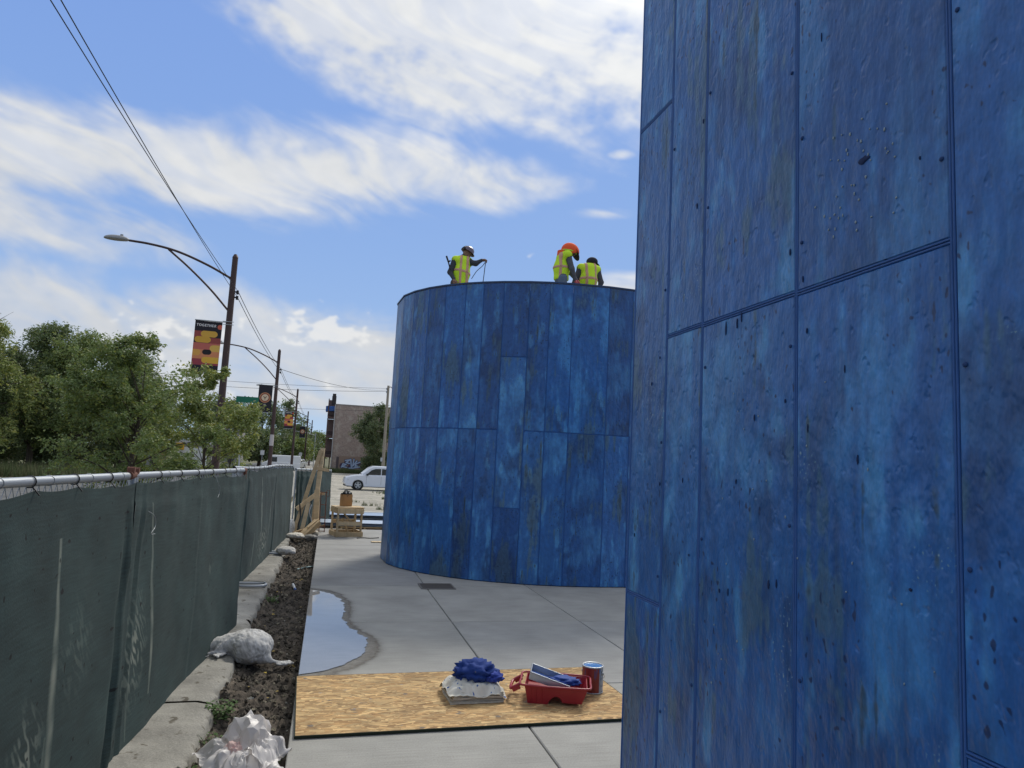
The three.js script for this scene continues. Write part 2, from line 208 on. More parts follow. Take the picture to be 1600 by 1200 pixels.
const M = {
  blue: [[1, 1, 1], [0.78, 0.80, 0.86], [1.2, 1.14, 1.08], [0.86, 0.96, 1.02], [0.64, 0.68, 0.76]].map((c) => std({ color: new THREE.Color().setRGB(...c), map: per(T.blue, 4), bumpMap: per(T.blueBump, 2), bumpScale: 0.011, roughness: 0.40 })),
  blueSeam: std({ color: srgb(44, 92, 156), roughness: 0.55, bumpMap: per(T.noise, 0.3), bumpScale: 0.002 }),
  blueGroove: std({ color: srgb(28, 58, 104), roughness: 0.8 }),
  conc: std({ map: per(T.conc, 3), bumpMap: per(T.concBump, 1.2), bumpScale: 0.0015, roughness: 0.86 }),
  concB: std({ color: new THREE.Color(0.94, 0.94, 0.95), map: per(T.conc, 3), bumpMap: per(T.concBump, 1.2), bumpScale: 0.0015, roughness: 0.86 }),
  concC: std({ color: new THREE.Color(1.04, 1.03, 1.0), map: per(T.conc, 3), bumpMap: per(T.concBump, 1.2), bumpScale: 0.0015, roughness: 0.86 }),
  oldConc: std({ map: per(T.oldConc, 1.6), bumpMap: per(T.noise, 0.5), bumpScale: 0.008, roughness: 0.95 }),
  soil: std({ map: per(T.soil, 1.1), bumpMap: per(T.noise, 0.25), bumpScale: 0.012, roughness: 1 }),
  asphalt: std({ map: per(T.asphalt, 3), roughness: 0.92 }),
  lot: std({ map: per(T.lot, 9), roughness: 0.95 }),
  earth: std({ map: per(T.earth, 14), roughness: 1 }),
  wood: [[1, 1, 1], [0.86, 0.82, 0.76], [1.1, 1.06, 1.0]].map((c) => std({ color: new THREE.Color().setRGB(...c), map: per(T.wood, 0.35, 1.4), roughness: 0.8 })),
  woodOld: std({ color: new THREE.Color(0.62, 0.56, 0.5), map: per(T.wood, 0.3, 1.1), bumpMap: per(T.noise, 0.2), bumpScale: 0.004, roughness: 0.9 }),
  galv: std({ color: srgb(176, 180, 182), metalness: 0.55, roughness: 0.42, bumpMap: per(T.noise, 0.3), bumpScale: 0.0006 }),
  rust: std({ color: srgb(112, 72, 56), roughness: 0.85, bumpMap: per(T.noise, 0.1), bumpScale: 0.002 }),
  pole: std({ color: srgb(72, 54, 50), roughness: 0.6, metalness: 0.2 }),
  black: std({ color: srgb(28, 28, 30), roughness: 0.6 }),
  rubber: std({ color: srgb(24, 24, 25), roughness: 0.85 }),
  wire: std({ color: srgb(40, 42, 48), roughness: 0.7 }),
};

// ---------------------------------------------------------------- ground, street, lot
const th = (x, z) => -0.22 - 0.40 * Math.max(sstep(18.6, 30, -z), sstep(2.4, 5, -x));
{
  const line = (lo, hi, n) => { const a = []; for (let i = 0; i <= n; i++) { const t = i / n * 2 - 1; a.push(Math.sign(t) * Math.pow(Math.abs(t), 3.2) * (t < 0 ? -lo : hi)); } return a; };
  const xs = line(-3000, 3000, 110), zs = line(-3000, 3000, 110).map((v) => v - 22);
  struct('ground', grid(110, 110, (u, v) => { const x = xs[Math.round(u * 110)], z = zs[110 - Math.round(v * 110)]; return [x, th(x, z) - 0.02, z, x, z]; }), M.earth, 'bare earth and rough grass round the site');
  const flat = (x0, x1, z0, z1, y) => grid(1, 8, (u, v) => { const x = mix(x0, x1, u), z = mix(z1, z0, v); return [x, y, z, x, z]; });
  struct('road', flat(-15.4, -5.3, -420, 30, -0.61), M.asphalt, 'grey asphalt street behind the fence');
  struct('parking_lot', grid(30, 120, (u, v) => { const x = mix(-1.6, 45, u), z = mix(-18.3, -103, v); return [x, th(x, z) + 0.004, z, x, z]; }), M.lot, 'cracked pale concrete lot behind the worksite');
  struct('crossing_pavement', flat(-5.05, -1.7, -420, 30, -0.50), M.oldConc, 'concrete sidewalk beside the street lamps');
  const kerb = new THREE.Group(); kerb.name = 'street_kerb'; kerb.userData = { kind: 'structure', label: 'concrete kerb along the street' }; scene.add(kerb);
  for (let z = 20; z > -160; z -= 6) obj('kerb_stone', bbox(0.24, 0.2, 5.98, 0.015, -5.175, -0.57, z - 3), M.oldConc, kerb);
}
// ---------------------------------------------------------------- concrete slab in panels
{
  const g = new THREE.Group(); g.name = 'concrete_slab'; g.userData = { kind: 'structure', label: 'new concrete paving in large panels with tooled joints' }; scene.add(g);
  const xs = [-0.11, 1.45, 2.94, 4.46, 5.98, 7.5], zs = [3.3, 1.06, -1.19, -3.44, -5.69, -7.95, -10.17, -12.5, -14.75, -17.0, -17.95]; const r = rng(4);
  for (let i = 0; i < 5; i++) for (let j = 0; j < zs.length - 1; j++) {
    const w = xs[i + 1] - xs[i], d = zs[j] - zs[j + 1], q = bbox(w - 0.011, d - 0.010, 0.13, 0.006, 0, 0, 0, -Math.PI / 2), uv = q.attributes.uv, o = r() * 3, o2 = r() * 3;
    for (let k = 0; k < uv.count; k++) uv.setXY(k, uv.getX(k) + o, uv.getY(k) + o2);
    q.translate((xs[i] + xs[i + 1]) / 2, -0.065 + (r() - 0.5) * 0.001, (zs[j] + zs[j + 1]) / 2); obj('slab_panel', q, [M.conc, M.concB, M.concC][Math.floor(r() * 3)], g);
  }
  obj('joint_bed', box(7.55, 0.1, 21.2, 3.67, -0.075, -7.32), M.soil, g);
}
// wet patch that ran off the panel edge, and its dried silt rim
{
  const P = [[-0.10, -5.95], [0.10, -6.05], [0.32, -6.25], [0.50, -6.55], [0.585, -6.95], [0.55, -7.3], [0.40, -7.7], [0.345, -8.15], [0.38, -8.6], [0.36, -9.05], [0.27, -9.5], [0.12, -9.78], [-0.10, -9.92]];
  const curve = (s, o) => new THREE.CatmullRomCurve3(P.map((p) => V(-0.10 + (p[0] + 0.10) * s + (p[0] > -0.05 ? o : 0), 0, -7.9 + (p[1] + 7.9) * (1 + (s - 1) * 0.5)))).getPoints(220);
  const flatShape = (pts, y, seed) => { const s = new THREE.Shape(); pts.forEach((p, i) => { const n = 0.04 * noise3(p.x * 6, p.z * 6, seed) + 0.022 * noise3(p.x * 19, p.z * 19, seed) + 0.01 * noise3(p.x * 50, p.z * 50, seed); const X = i === 0 || i === pts.length - 1 ? p.x : p.x + n; i ? s.lineTo(X, -p.z) : s.moveTo(X, -p.z); }); const g = new THREE.ShapeGeometry(s, 1); g.rotateX(-Math.PI / 2); g.translate(0, y, 0); return g; };
  // silt left where the water dried back: densest along the old waterline, ragged outside it
  const edge = curve(1.0, 0), X0 = -0.105, X1 = 0.895, Z0 = -10.4, Z1 = -5.6, inside = (x, z) => { let c = false; for (let i = 0, j = edge.length - 1; i < edge.length; j = i++) if ((edge[i].z > z) !== (edge[j].z > z) && x < (edge[j].x - edge[i].x) * (z - edge[i].z) / (edge[j].z - edge[i].z) + edge[i].x) c = !c; return c; };
  const am = tex(160, 640, (u, v) => { const x = mix(X0, X1, u), z = mix(Z0, Z1, v); let d = 9; for (const p of edge) if (p.x > -0.09) d = Math.min(d, Math.hypot(p.x - x, (p.z - z) * 0.8)); if (inside(x, z)) d = -d; d += 0.05 * fbm3(x * 7, 2, z * 7, 4); const rim = d < 0 ? 0.45 + 0.55 * Math.exp(d / 0.035) : Math.exp(-d / 0.022); return 255 * clamp(rim * (0.62 + 0.5 * fbm3(x * 20, 5, z * 20, 3))) * sstep(0.895, 0.8, x); }, false);
  const sm = tex(256, 256, (u, v) => { const k = 1 + tfbm(u, v, 10, 10, 4, 3) * 0.3; return [112 * k, 104 * k, 92 * k]; });
  struct('silt_stain', grid(1, 1, (u, v) => [mix(X0, X1, u), 0.0038, mix(Z0, Z1, v), u, v]), std({ map: sm, alphaMap: am, transparent: true, roughness: 0.7, side: THREE.DoubleSide }), 'brown silt rim round the wet patch');
  struct('puddle', flatShape(curve(0.86, 0.0), 0.0075, 2), phy({ map: per(T.conc, 3), color: new THREE.Color(0.80, 0.79, 0.76), roughness: 0.5, clearcoat: 1, clearcoatRoughness: 0.01, ior: 1.5 }), 'thin sheet of water on the slab edge mirroring the sky');
}
// ---------------------------------------------------------------- kerb under the fence, broken at its edge
{
  const g = new THREE.Group(); g.name = 'concrete_curb'; g.userData = { kind: 'structure', label: 'old broken concrete curb strip under the fence' }; scene.add(g);
  const zs = [-0.6, -3.1, -5.56, -8.18, -10.5, -12.6, -14.8, -17.0]; const prof = [[-1.6, -0.03], [-1.3, -0.005], [-0.95, 0], [-0.74, 0], [-0.665, -0.004], [-0.64, -0.02], [-0.63, -0.06], [-0.625, -0.13], [-0.63, -0.25]];
  for (let k = 0; k < zs.length - 1; k++) {
    const z0 = zs[k] - 0.008, z1 = zs[k + 1] + 0.008, n = 56;
    const q = grid(prof.length - 1, n, (u, v) => { const i = Math.round(u * (prof.length - 1)), z = mix(z0, z1, v); let [x, y] = prof[i]; const e = i > 2 ? (i - 2) / 6 : 0; const br = Math.max(0, noise3(z * 2.3, k, 3) + 0.1) * 0.07 + Math.max(0, noise3(z * 9, k, 8)) * 0.045, ends = (v < 0.03 || v > 0.97) ? 0.02 : 0; if (i >= 3) x += -br * (i < 7 ? 1 : 0.5) - ends + 0.02 * Math.sin(z * 0.9) * e; y += noise3(x * 7, y * 7, z * 7) * 0.006 - (i > 3 && i < 7 ? Math.max(0, noise3(z * 6, i, 5)) * 0.05 : 0) - (k % 2) * 0.006; if (v === 0 || v === 1) y -= 0.008; return [x, y, z, x + (i > 5 ? -y : 0), z + k * 0.37]; });
    obj('curb_block', q, M.oldConc, g);
  }
}
// ---------------------------------------------------------------- planting strip: soil, stones
const soilH = (x, z) => -0.135 + 0.055 * fbm3(x * 3, 1, z * 3, 3) + 0.075 * fbm3(x * 15, 4, z * 15, 4) + 0.05 * sstep(-0.5, -0.66, x) + (z < -15 ? 0.05 * sstep(-15, -17, z) : 0) + 0.06 * Math.exp(-(((x + 0.52) / 0.14) ** 2) - (((z + 6.1) / 0.25) ** 2));
{
  struct('soil_bed', grid(44, 700, (u, v) => { const x = mix(-0.80, -0.10, u), z = mix(0.2, -18.4, v); return [x, soilH(x, z), z, x, z]; }), M.soil, 'dark crumbly soil strip between curb and slab');
  const r = rng(12), n = 14000, im = new THREE.InstancedMesh(toCreasedNormals(displace(ico(1, 1), (v) => v.multiplyScalar(1 + 0.9 * noise3(v.x * 1.6, v.y * 1.6 + 3, v.z * 1.6))), 0.5), std({ roughness: 1, bumpMap: T.noise, bumpScale: 0.004 }), n), m = new THREE.Matrix4(), q = new THREE.Quaternion(), c = new THREE.Color();
  for (let i = 0; i < n; i++) { const z = -1.5 - Math.pow(r(), 1.3) * 16.3, x = mix(-0.66, -0.115, r()), s = 0.002 + Math.pow(r(), 5) * 0.015; q.setFromEuler(new THREE.Euler(r() * 6, r() * 6, r() * 6)); m.compose(V(x, soilH(x, z) + s * 0.4, z), q, V(s * (0.7 + r()), s * (0.6 + r() * 0.6), s * (0.7 + r()))); im.setMatrixAt(i, m); const t = r(); const e = r(); if (t < 0.80) c.setRGB(0.05 + e * 0.06, 0.043 + e * 0.052, 0.034 + e * 0.039); else if (t < 0.98) c.setRGB(0.16 + e * 0.14, 0.14 + e * 0.125, 0.10 + e * 0.09); else c.setRGB(0.42, 0.40, 0.34); im.setColorAt(i, c); }
  im.name = 'soil_clods'; im.userData = { kind: 'stuff', label: 'loose clods and pebbles strewn over the soil strip' }; im.castShadow = im.receiveShadow = true; scene.add(im);
}
// ---------------------------------------------------------------- the two blue-panelled buildings
function outline(pts) { const c = [pts.reduce((s, p) => s + p[0], 0) / pts.length, pts.reduce((s, p) => s + p[1], 0) / pts.length]; const n = pts.length, seg = pts.map((p, i) => { const q = pts[(i + 1) % n]; let nx = q[1] - p[1], nz = -(q[0] - p[0]); const L = Math.hypot(nx, nz); nx /= L; nz /= L; if (nx * ((p[0] + q[0]) / 2 - c[0]) + nz * ((p[1] + q[1]) / 2 - c[1]) < 0) { nx = -nx; nz = -nz; } return [nx, nz]; }); const vn = pts.map((p, i) => { const a = seg[(i + n - 1) % n], b = seg[i]; let x = a[0] + b[0], z = a[1] + b[1]; const L = Math.hypot(x, z); return [x / L, z / L]; }); return { seg, vn }; }
function panelGeo(a, b, y0, y1, n, gap, t, c, uo, warp = 0) {   // flat sheet, chamfered round its face; uv in metres along and up
  const L = Math.hypot(b[0] - a[0], b[1] - a[1]), dx = (b[0] - a[0]) / L, dz = (b[1] - a[1]) / L; const P = (s, y, o) => [a[0] + dx * s + n[0] * o, y, a[1] + dz * s + n[1] * o];
  const s0 = gap, s1 = L - gap, v0 = y0 + gap, v1 = y1 - gap, pos = [], uv = []; const quad = (p) => { for (const k of [0, 1, 2, 0, 2, 3]) { const [s, y, o] = p[k]; pos.push(...P(s, y, o)); uv.push(s + uo[0] - o, y + uo[1] + o); } };
  const f = [[s0 + c, v0 + c, 0], [s1 - c, v0 + c, 0], [s1 - c, v1 - c, 0], [s0 + c, v1 - c, 0]], m = [[s0, v0, -c], [s1, v0, -c], [s1, v1, -c], [s0, v1, -c]], k = m.map((p) => [p[0], p[1], -t]);
  quad(f); for (let i = 0; i < 4; i++) { const j = (i + 1) % 4; quad([m[i], m[j], f[j], f[i]]); quad([k[i], k[j], m[j], m[i]]); }
  const g = new THREE.BufferGeometry(); g.setAttribute('position', new THREE.Float32BufferAttribute(pos, 3)); g.setAttribute('uv', new THREE.Float32BufferAttribute(uv, 2)); g.computeVertexNormals();
  // face the sheet outward
  const nn = g.attributes.normal; if (nn.getX(0) * n[0] + nn.getZ(0) * n[1] < 0) { const p = g.attributes.position.array, w = g.attributes.uv.array; for (let i = 0; i < p.length; i += 9) for (let q = 0; q < 3; q++) { const x = p[i + 3 + q]; p[i + 3 + q] = p[i + 6 + q]; p[i + 6 + q] = x; } for (let i = 0; i < w.length; i += 6) for (let q = 0; q < 2; q++) { const x = w[i + 2 + q]; w[i + 2 + q] = w[i + 4 + q]; w[i + 4 + q] = x; } g.computeVertexNormals(); }
  return g;
}
function blueBuilding(name, label, pts, joints, H, opt) {
  const root = thing(name, label, 'building'), { seg, vn } = outline(pts), n = pts.length, r = rng(opt.seed), gap = opt.gap, t = 0.028;
  const ring = (o, y) => { const s = new THREE.Shape(); pts.forEach((p, i) => { const x = p[0] + vn[i][0] * o, z = p[1] + vn[i][1] * o; i ? s.lineTo(x, -z) : s.moveTo(x, -z); }); s.closePath(); return s; };
  const core = new THREE.ExtrudeGeometry(ring(-t + 0.006), { depth: H - 0.16, bevelEnabled: false }); core.rotateX(-Math.PI / 2); obj('core_wall', core, M.blueGroove, root);
  const roof = new THREE.ExtrudeGeometry(ring(-0.10), { depth: 0.05, bevelEnabled: false }); roof.rotateX(-Math.PI / 2); roof.translate(0, H - 0.155, 0); obj('roof', roof, std({ color: srgb(120, 122, 124), roughness: 0.9 }), root);
  const cop = []; let last = -1;
  for (let i = 0; i < n; i++) {
    const a = pts[i], b = pts[(i + 1) % n], ys = [0.004, ...(joints[i] || []), H];
    for (let k = 0; k < ys.length - 1; k++) { let v = opt.tone && opt.tone[i] !== undefined ? opt.tone[i][Math.min(k, opt.tone[i].length - 1)] : Math.floor(r() * 5); if (v === last && !opt.tone) v = (v + 1) % 5; last = v; obj('panel', panelGeo(a, b, ys[k] + (k ? 0 : -0.0), ys[k + 1], seg[i], gap, t, opt.cham, [r() * 4, r() * 4]), M.blue[v], root); if (k) { const L = Math.hypot(b[0] - a[0], b[1] - a[1]), e = gap * 0.9 / L, o = opt.beadIn, P = (s, dy) => [mix(a[0], b[0], s) + seg[i][0] * o, ys[k] + dy, mix(a[1], b[1], s) + seg[i][1] * o]; obj('seam_bead', opt.beads.map((d) => bar(P(e, d), P(1 - e, d), opt.bead, opt.bead, 6)), M.blueSeam, root); } }
    const o = opt.beadIn, d = [-vn[i][1], vn[i][0]]; obj('seam_bead', opt.beads.map((q) => bar([a[0] + vn[i][0] * o + d[0] * q, 0.01, a[1] + vn[i][1] * o + d[1] * q], [a[0] + vn[i][0] * o + d[0] * q, H - 0.012, a[1] + vn[i][1] * o + d[1] * q], opt.bead, opt.bead, 6)), M.blueSeam, root);
    const A = [a[0] + vn[i][0] * 0.012, a[1] + vn[i][1] * 0.012], j = (i + 1) % n, B = [b[0] + vn[j][0] * 0.012, b[1] + vn[j][1] * 0.012], A2 = [a[0] - vn[i][0] * 0.09, a[1] - vn[i][1] * 0.09], B2 = [b[0] - vn[j][0] * 0.09, b[1] - vn[j][1] * 0.09];
    const s = new THREE.Shape(); s.moveTo(A[0], -A[1]); s.lineTo(B[0], -B[1]); s.lineTo(B2[0], -B2[1]); s.lineTo(A2[0], -A2[1]); s.closePath(); const q = new THREE.ExtrudeGeometry(s, { depth: 0.022, bevelEnabled: false }); q.rotateX(-Math.PI / 2); q.translate(0, H + 0.002, 0); cop.push(q);
  }
  obj('coping', cop, std({ color: srgb(44, 66, 98), roughness: 0.5, metalness: 0.3 }), root);
  return { root, seg, vn };
}
// the near one: a long flat flank parallel to the walk that turns a rounded corner
{
  const pts = [[1.5, 3.4], [1.5, 2.2], [1.5, 1.0], [1.5, 0.4], [1.5, -0.2], [1.5, -0.83], [1.5, -1.43], [1.5, -2.06], [1.5, -2.69], [1.5, -3.02], [1.5, -3.40], [1.69, -3.73], [1.99, -3.97], [2.36, -4.10], [2.9, -4.15], [3.6, -4.15], [4.6, -4.15], [5.6, -3.9], [6.2, -3.2], [6.2, 3.4]];
  const j = {}; for (let i = 0; i < 19; i++) j[i] = i % 2 ? [2.39] : [1.15, 3.57]; Object.assign(j, { 4: [2.39], 5: [1.13, 3.56], 6: [2.378], 7: [2.382], 8: [2.386], 9: [1.15, 3.57], 10: [2.39] });
  const tone = { 4: [3, 0], 5: [0, 3, 1], 6: [3, 1], 7: [0, 3], 8: [2, 0], 9: [3, 0, 2] };
  const B = blueBuilding('blue_panelled_building', 'tall blue panelled building flank beside the walk with stained joints and pitted paint', pts, j, 4.57, { seed: 8, gap: 0.0085, cham: 0.004, bead: 0.0042, beads: [-0.0045, 0.0045], beadIn: -0.003, tone });
  // screws beside the joints, chips and gouges in the coat
  const r = rng(44), scr = ico(0.007, 1); scr.scale(0.7, 1, 1);
  for (const [z, list] of [[-1.43, [0.5, 1.0, 1.55, 2.05, 2.6, 3.0]], [-2.06, [0.45, 1.1, 1.6, 2.2, 2.55, 2.9, 3.2]], [-2.69, [0.4, 0.9, 1.5, 2.2, 2.9, 3.4]], [-3.02, [0.7, 1.3, 1.9, 2.6, 3.3]]]) for (const y of list) { const s = new THREE.Mesh(scr, M.blueGroove); s.name = 'screw_head'; s.position.set(1.499, y + (r() - 0.5) * 0.05, z + (r() < 0.5 ? 0.03 : -0.028)); B.root.add(s); }
  const flake = (y, z, h, w, mat, name) => { const g = ico(1, 2); displace(g, (v) => { const k = 1 + 0.55 * noise3(v.y * 1.7 + y * 9, v.z * 1.7 + z * 7, 2); v.set(v.x * 0.0025, v.y * h * k, v.z * w * k); }); g.translate(1.4985, y, z); obj(name, g, mat, B.root); };
  const pale = std({ color: srgb(150, 162, 166), roughness: 0.9 }), dark = std({ color: srgb(20, 40, 78), roughness: 0.9 });
  for (let i = 0; i < 46; i++) { const z = -1.62 - r() * 0.30 + (r() - 0.5) * 0.1, y = 2.50 + r() * 0.36; flake(y, z, 0.002 + r() * 0.004, 0.0015 + r() * 0.002, pale, 'paint_chip'); }
  for (let i = 0; i < 26; i++) flake(0.9 + r() * 1.2, -1.5 - r() * 1.1, 0.002 + r() * 0.003, 0.001 + r() * 0.002, pale, 'paint_chip');
  for (let i = 0; i < 26; i++) flake(1.3 + r() * 2.2, -1.5 - r() * 1.85, 0.004 + r() * 0.012, 0.002 + r() * 0.003, dark, 'gouge');
  flake(2.72, -1.74, 0.012, 0.022, dark, 'gouge'); flake(2.335, -2.50, 0.028, 0.005, dark, 'gouge'); flake(2.34, -2.42, 0.022, 0.005, dark, 'gouge'); flake(2.36, -2.39, 0.02, 0.004, dark, 'gouge');
}
// the far one: an oval drum of narrow facets, three workers on its roof
const DR = { cx: 4.1, cz: -12.74, a: 3.1, b: 2.6, H: 4.57 };
{
  const xs = [1.06, 1.2, 1.40, 1.63, 1.91, 2.16, 2.45, 2.82, 3.12, 3.47, 4.05, 4.45, 4.82, 5.25, 5.68, 6.1, 6.5, 6.85, 7.1], pts = []; const at = (t) => [DR.cx + DR.a * Math.cos(t), DR.cz + DR.b * Math.sin(t)];
  for (const x of xs) pts.push(at(Math.acos((x - DR.cx) / DR.a)));
  for (let d = -4; d > -180; d -= 9) pts.push(at(d * R2));
  const j = {}; for (let i = 0; i < pts.length; i++) j[i] = [2.27]; j[6] = [1.10, 3.40]; j[22] = [1.2, 3.4];
  const tone = { 0: [2, 0], 1: [0, 3], 2: [1, 4], 3: [0, 3], 4: [4, 2], 5: [0, 4], 6: [4, 2, 4], 7: [2, 1], 8: [0, 3], 9: [1, 3], 10: [3, 4], 11: [4, 1] }; tone[pts.length - 1] = [2, 2];
  const B = blueBuilding('blue_panelled_drum', 'blue oval drum of narrow upright panels with workers on its roof', pts, j, DR.H, { seed: 21, gap: 0.006, cham: 0.004, bead: 0.005, beads: [0], beadIn: -0.006, tone });
  // door hardware by the gap between the buildings
  const hw = thing('cable_turnbuckle', 'galvanised cable turnbuckle on the drum wall by the gap', 'turnbuckle', [4.62, 0, -10.10]);
  obj('cable', bar([0, 4.42, 0], [-0.02, 3.5, 0.02], 0.008), M.galv, hw); obj('body', [bar([-0.02, 3.5, 0.02], [-0.02, 3.2, 0.02], 0.02), bar([-0.02, 3.28, -0.01], [-0.02, 3.28, 0.05], 0.03)], M.galv, hw); obj('eye_plate', box(0.08, 0.03, 0.06, -0.02, 3.16, 0.01), M.galv, hw);
}
// inspection cover in the slab
{
  const t = thing('inspection_cover', 'dark rough inspection cover set in the slab before the blue drum', 'cover', [1.60, 0, -10.12]);
  obj('plate', box(0.44, 0.01, 0.38, 0, 0.006, 0), std({ color: srgb(78, 74, 70), roughness: 0.95, bumpMap: per(T.noise, 0.12), bumpScale: 0.01 }), t);
  obj('frame', [box(0.48, 0.012, 0.02, 0, 0.0065, 0.2), box(0.48, 0.012, 0.02, 0, 0.0065, -0.2), box(0.02, 0.012, 0.38, -0.23, 0.0065, 0), box(0.02, 0.012, 0.38, 0.23, 0.0065, 0)], std({ color: srgb(110, 108, 104), roughness: 0.8 }), t);
}
// ---------------------------------------------------------------- temporary fence panels with green windscreen
const fenceTex = (seed, streaks, scuffs) => tex(1024, 512, (u, v) => {   // one panel: u along, v up
  const wx = Math.sin(u * 220 * 6.283), wy = Math.sin(v * 110 * 6.283), a = tfbm(u, v, 8, 4, 5, seed), s = tn(u * 20, v * 150, 20, 150, seed + 3); let k = 1 + wx * wy * 0.08 + a * 0.28 + s * 0.13 + tn(u * 300, v * 150, 300, 150, 8) * 0.08; let c = [47 * k, 65 * k, 64 * k];
  for (const [u0, v0, u1, v1, w, st, bow] of streaks) { if (v < Math.min(v0, v1) || v > Math.max(v0, v1)) continue; const t = (v - v0) / (v1 - v0), uu = mix(u0, u1, t) + bow * Math.sin(t * 3.14) + noise3(v * 9, seed, u0 * 30) * 0.002, d = Math.abs(u - uu) / (w * (0.4 + 0.6 * Math.sin(Math.min(1, t * 1.2) * 3.0 + 0.1))); if (d < 1) c = mixc(c, [158, 160, 146], (1 - d * d) * st * clamp(0.75 + 0.5 * noise3(v * 14, u * 40, 2))); }
  for (const [cu, cv, ru, rv, st] of scuffs) { const d = Math.hypot((u - cu) / ru, (v - cv) / rv); if (d < 1) { const n = tn((u * 1.0 + v * 0.35) * 110, (v - u * 1.2) * 16, 110, 16, 9) + noise3(u * 40, v * 20, 3) * 0.5; c = mixc(c, [142, 146, 134], (1 - d) * st * sstep(0.05, 0.5, n + 0.1)); } }
  const h = tn(u * 70, v * 35, 70, 35, seed + 40); if (h > 0.66) c = mixc(c, [18, 24, 26], sstep(0.66, 0.72, h));
  return c;
});
function fencePanel(name, label, A, B, y0, y1, o) {   // A, B: [x, z] foot points seen from the walk
  const L = Math.hypot(B[0] - A[0], B[1] - A[1]), dx = (B[0] - A[0]) / L, dz = (B[1] - A[1]) / L, nx = -dz, nz = dx;   // n towards the walk (+x)
  const sgn = nx > 0 ? 1 : -1, N = [nx * sgn, nz * sgn]; const root = thing(name, label, 'fence', [A[0], 0, A[1]]);
  const P = (s, y, d = 0) => [dx * s + N[0] * d, y, dz * s + N[1] * d]; const r = rng(o.seed), rr = o.r || 0.021, rise = o.rise || 0;
  obj('post', bar(P(0.03, y0 - 0.02), P(0.03, y1 - 0.01), rr), M.galv, root); obj('post', bar(P(L - 0.03, y0 - 0.02), P(L - 0.03, y1 + rise - 0.01), rr), M.galv, root);
  obj('top_rail', tube([P(0, y1), P(L * 0.35, y1 + rise * 0.35 - (o.sag || 0)), P(L * 0.7, y1 + rise * 0.7 - (o.sag || 0)), P(L, y1 + rise)], rr, 24, 12), M.galv, root);
  obj('bottom_rail', bar(P(0.03, y0 + 0.06), P(L - 0.03, y0 + 0.06), rr * 0.8), M.galv, root);
  const nS = Math.round(L * 36), nV = 46, hang = (s) => y1 + rise * s / L - 0.035 - 0.012 * Math.pow(Math.abs(Math.sin(s * Math.PI / o.tie)), 0.9) - 0.05 * Math.max(0, noise3(s * 0.9, o.seed, 2) - 0.05) - (o.dip ? o.dip(s) : 0);
  const fold = (s, t) => 0.030 + 0.022 * noise3(s * 1.2, t * 1.5, o.seed) + 0.007 * noise3(s * 2.6 + t * 1.6, t * 4.2, o.seed + 3) + 0.0022 * noise3(s * 5 + t * 3, t * 15, o.seed + 7) + 0.006 * noise3(s * 7, t * 1.2, o.seed + 9) * sstep(0.55, 1, t) + (1 - t) * 0.02 + (o.crease || []).reduce((a, [cs, w, h, slope]) => { const q = (s - cs - slope * t - 0.03 * noise3(t * 5, cs, 1)) / w; return a + h * Math.exp(-q * q) * Math.sign(q || 1) * Math.min(1, Math.abs(q) * 1.5) * (0.5 + 0.5 * Math.abs(noise3(t * 3, cs, 4) + 0.4)); }, 0);
  const fab = grid(nS, nV, (u, v) => { const s = mix(o.s0 || 0.0, L - (o.s1 || 0.0), u), top = hang(s), edge = (u === 0 || u === 1) ? 0.012 * noise3(v * 14, u, o.seed) : 0; const y = mix(y0 + 0.01 + 0.012 * noise3(s * 3, 2, o.seed), top, v); const p = P(s + edge * 2 + (o.shear || 0) * (1 - v), y, Math.max(0.022, fold(s, v) * (v > 0.93 ? 0.7 : 1))); return [...p, u, v]; });
  obj('windscreen', fab, o.mat, root);
  // chain link showing above the sagging cloth
  const ch = []; for (let s = 0.04; s < L - 0.06; s += 0.055) { const t = y1 + rise * s / L; ch.push(bar(P(s, t - 0.02), P(s + 0.0275, t - 0.075), 0.0017, 0.0017, 4), bar(P(s + 0.055, t - 0.02), P(s + 0.0275, t - 0.075), 0.0017, 0.0017, 4), bar(P(s + 0.0275, t - 0.075), P(s, t - 0.13), 0.0017, 0.0017, 4), bar(P(s + 0.0275, t - 0.075), P(s + 0.055, t - 0.13), 0.0017, 0.0017, 4)); }
  const cm = obj('chain_link', ch, M.galv, root); cm.userData.kind = 'stuff';
  for (let s = o.tie; s < L - 0.1; s += o.tie) { const t = y1 + rise * s / L - (o.sag || 0) * 0.7; const k = new THREE.TorusGeometry(rr + 0.004, 0.003, 5, 14); k.rotateY(Math.atan2(-dz, dx) + Math.PI / 2); k.translate(...P(s, t)); obj('tie', [k, bar(P(s, t - rr, rr * 0.6), P(s + 0.01, t - rr - 0.035, rr * 0.9 + 0.02), 0.003, 0.003, 5)], M.black, root); if (r() < 0.8) { const q = new THREE.TorusGeometry(rr + 0.002, 0.0016, 4, 14); q.rotateY(Math.atan2(-dz, dx) + Math.PI / 2 + 0.3); q.translate(...P(s + o.tie * 0.4, t)); obj('wire_ring', q, M.galv, root); } }
  return { root, P, N };
}
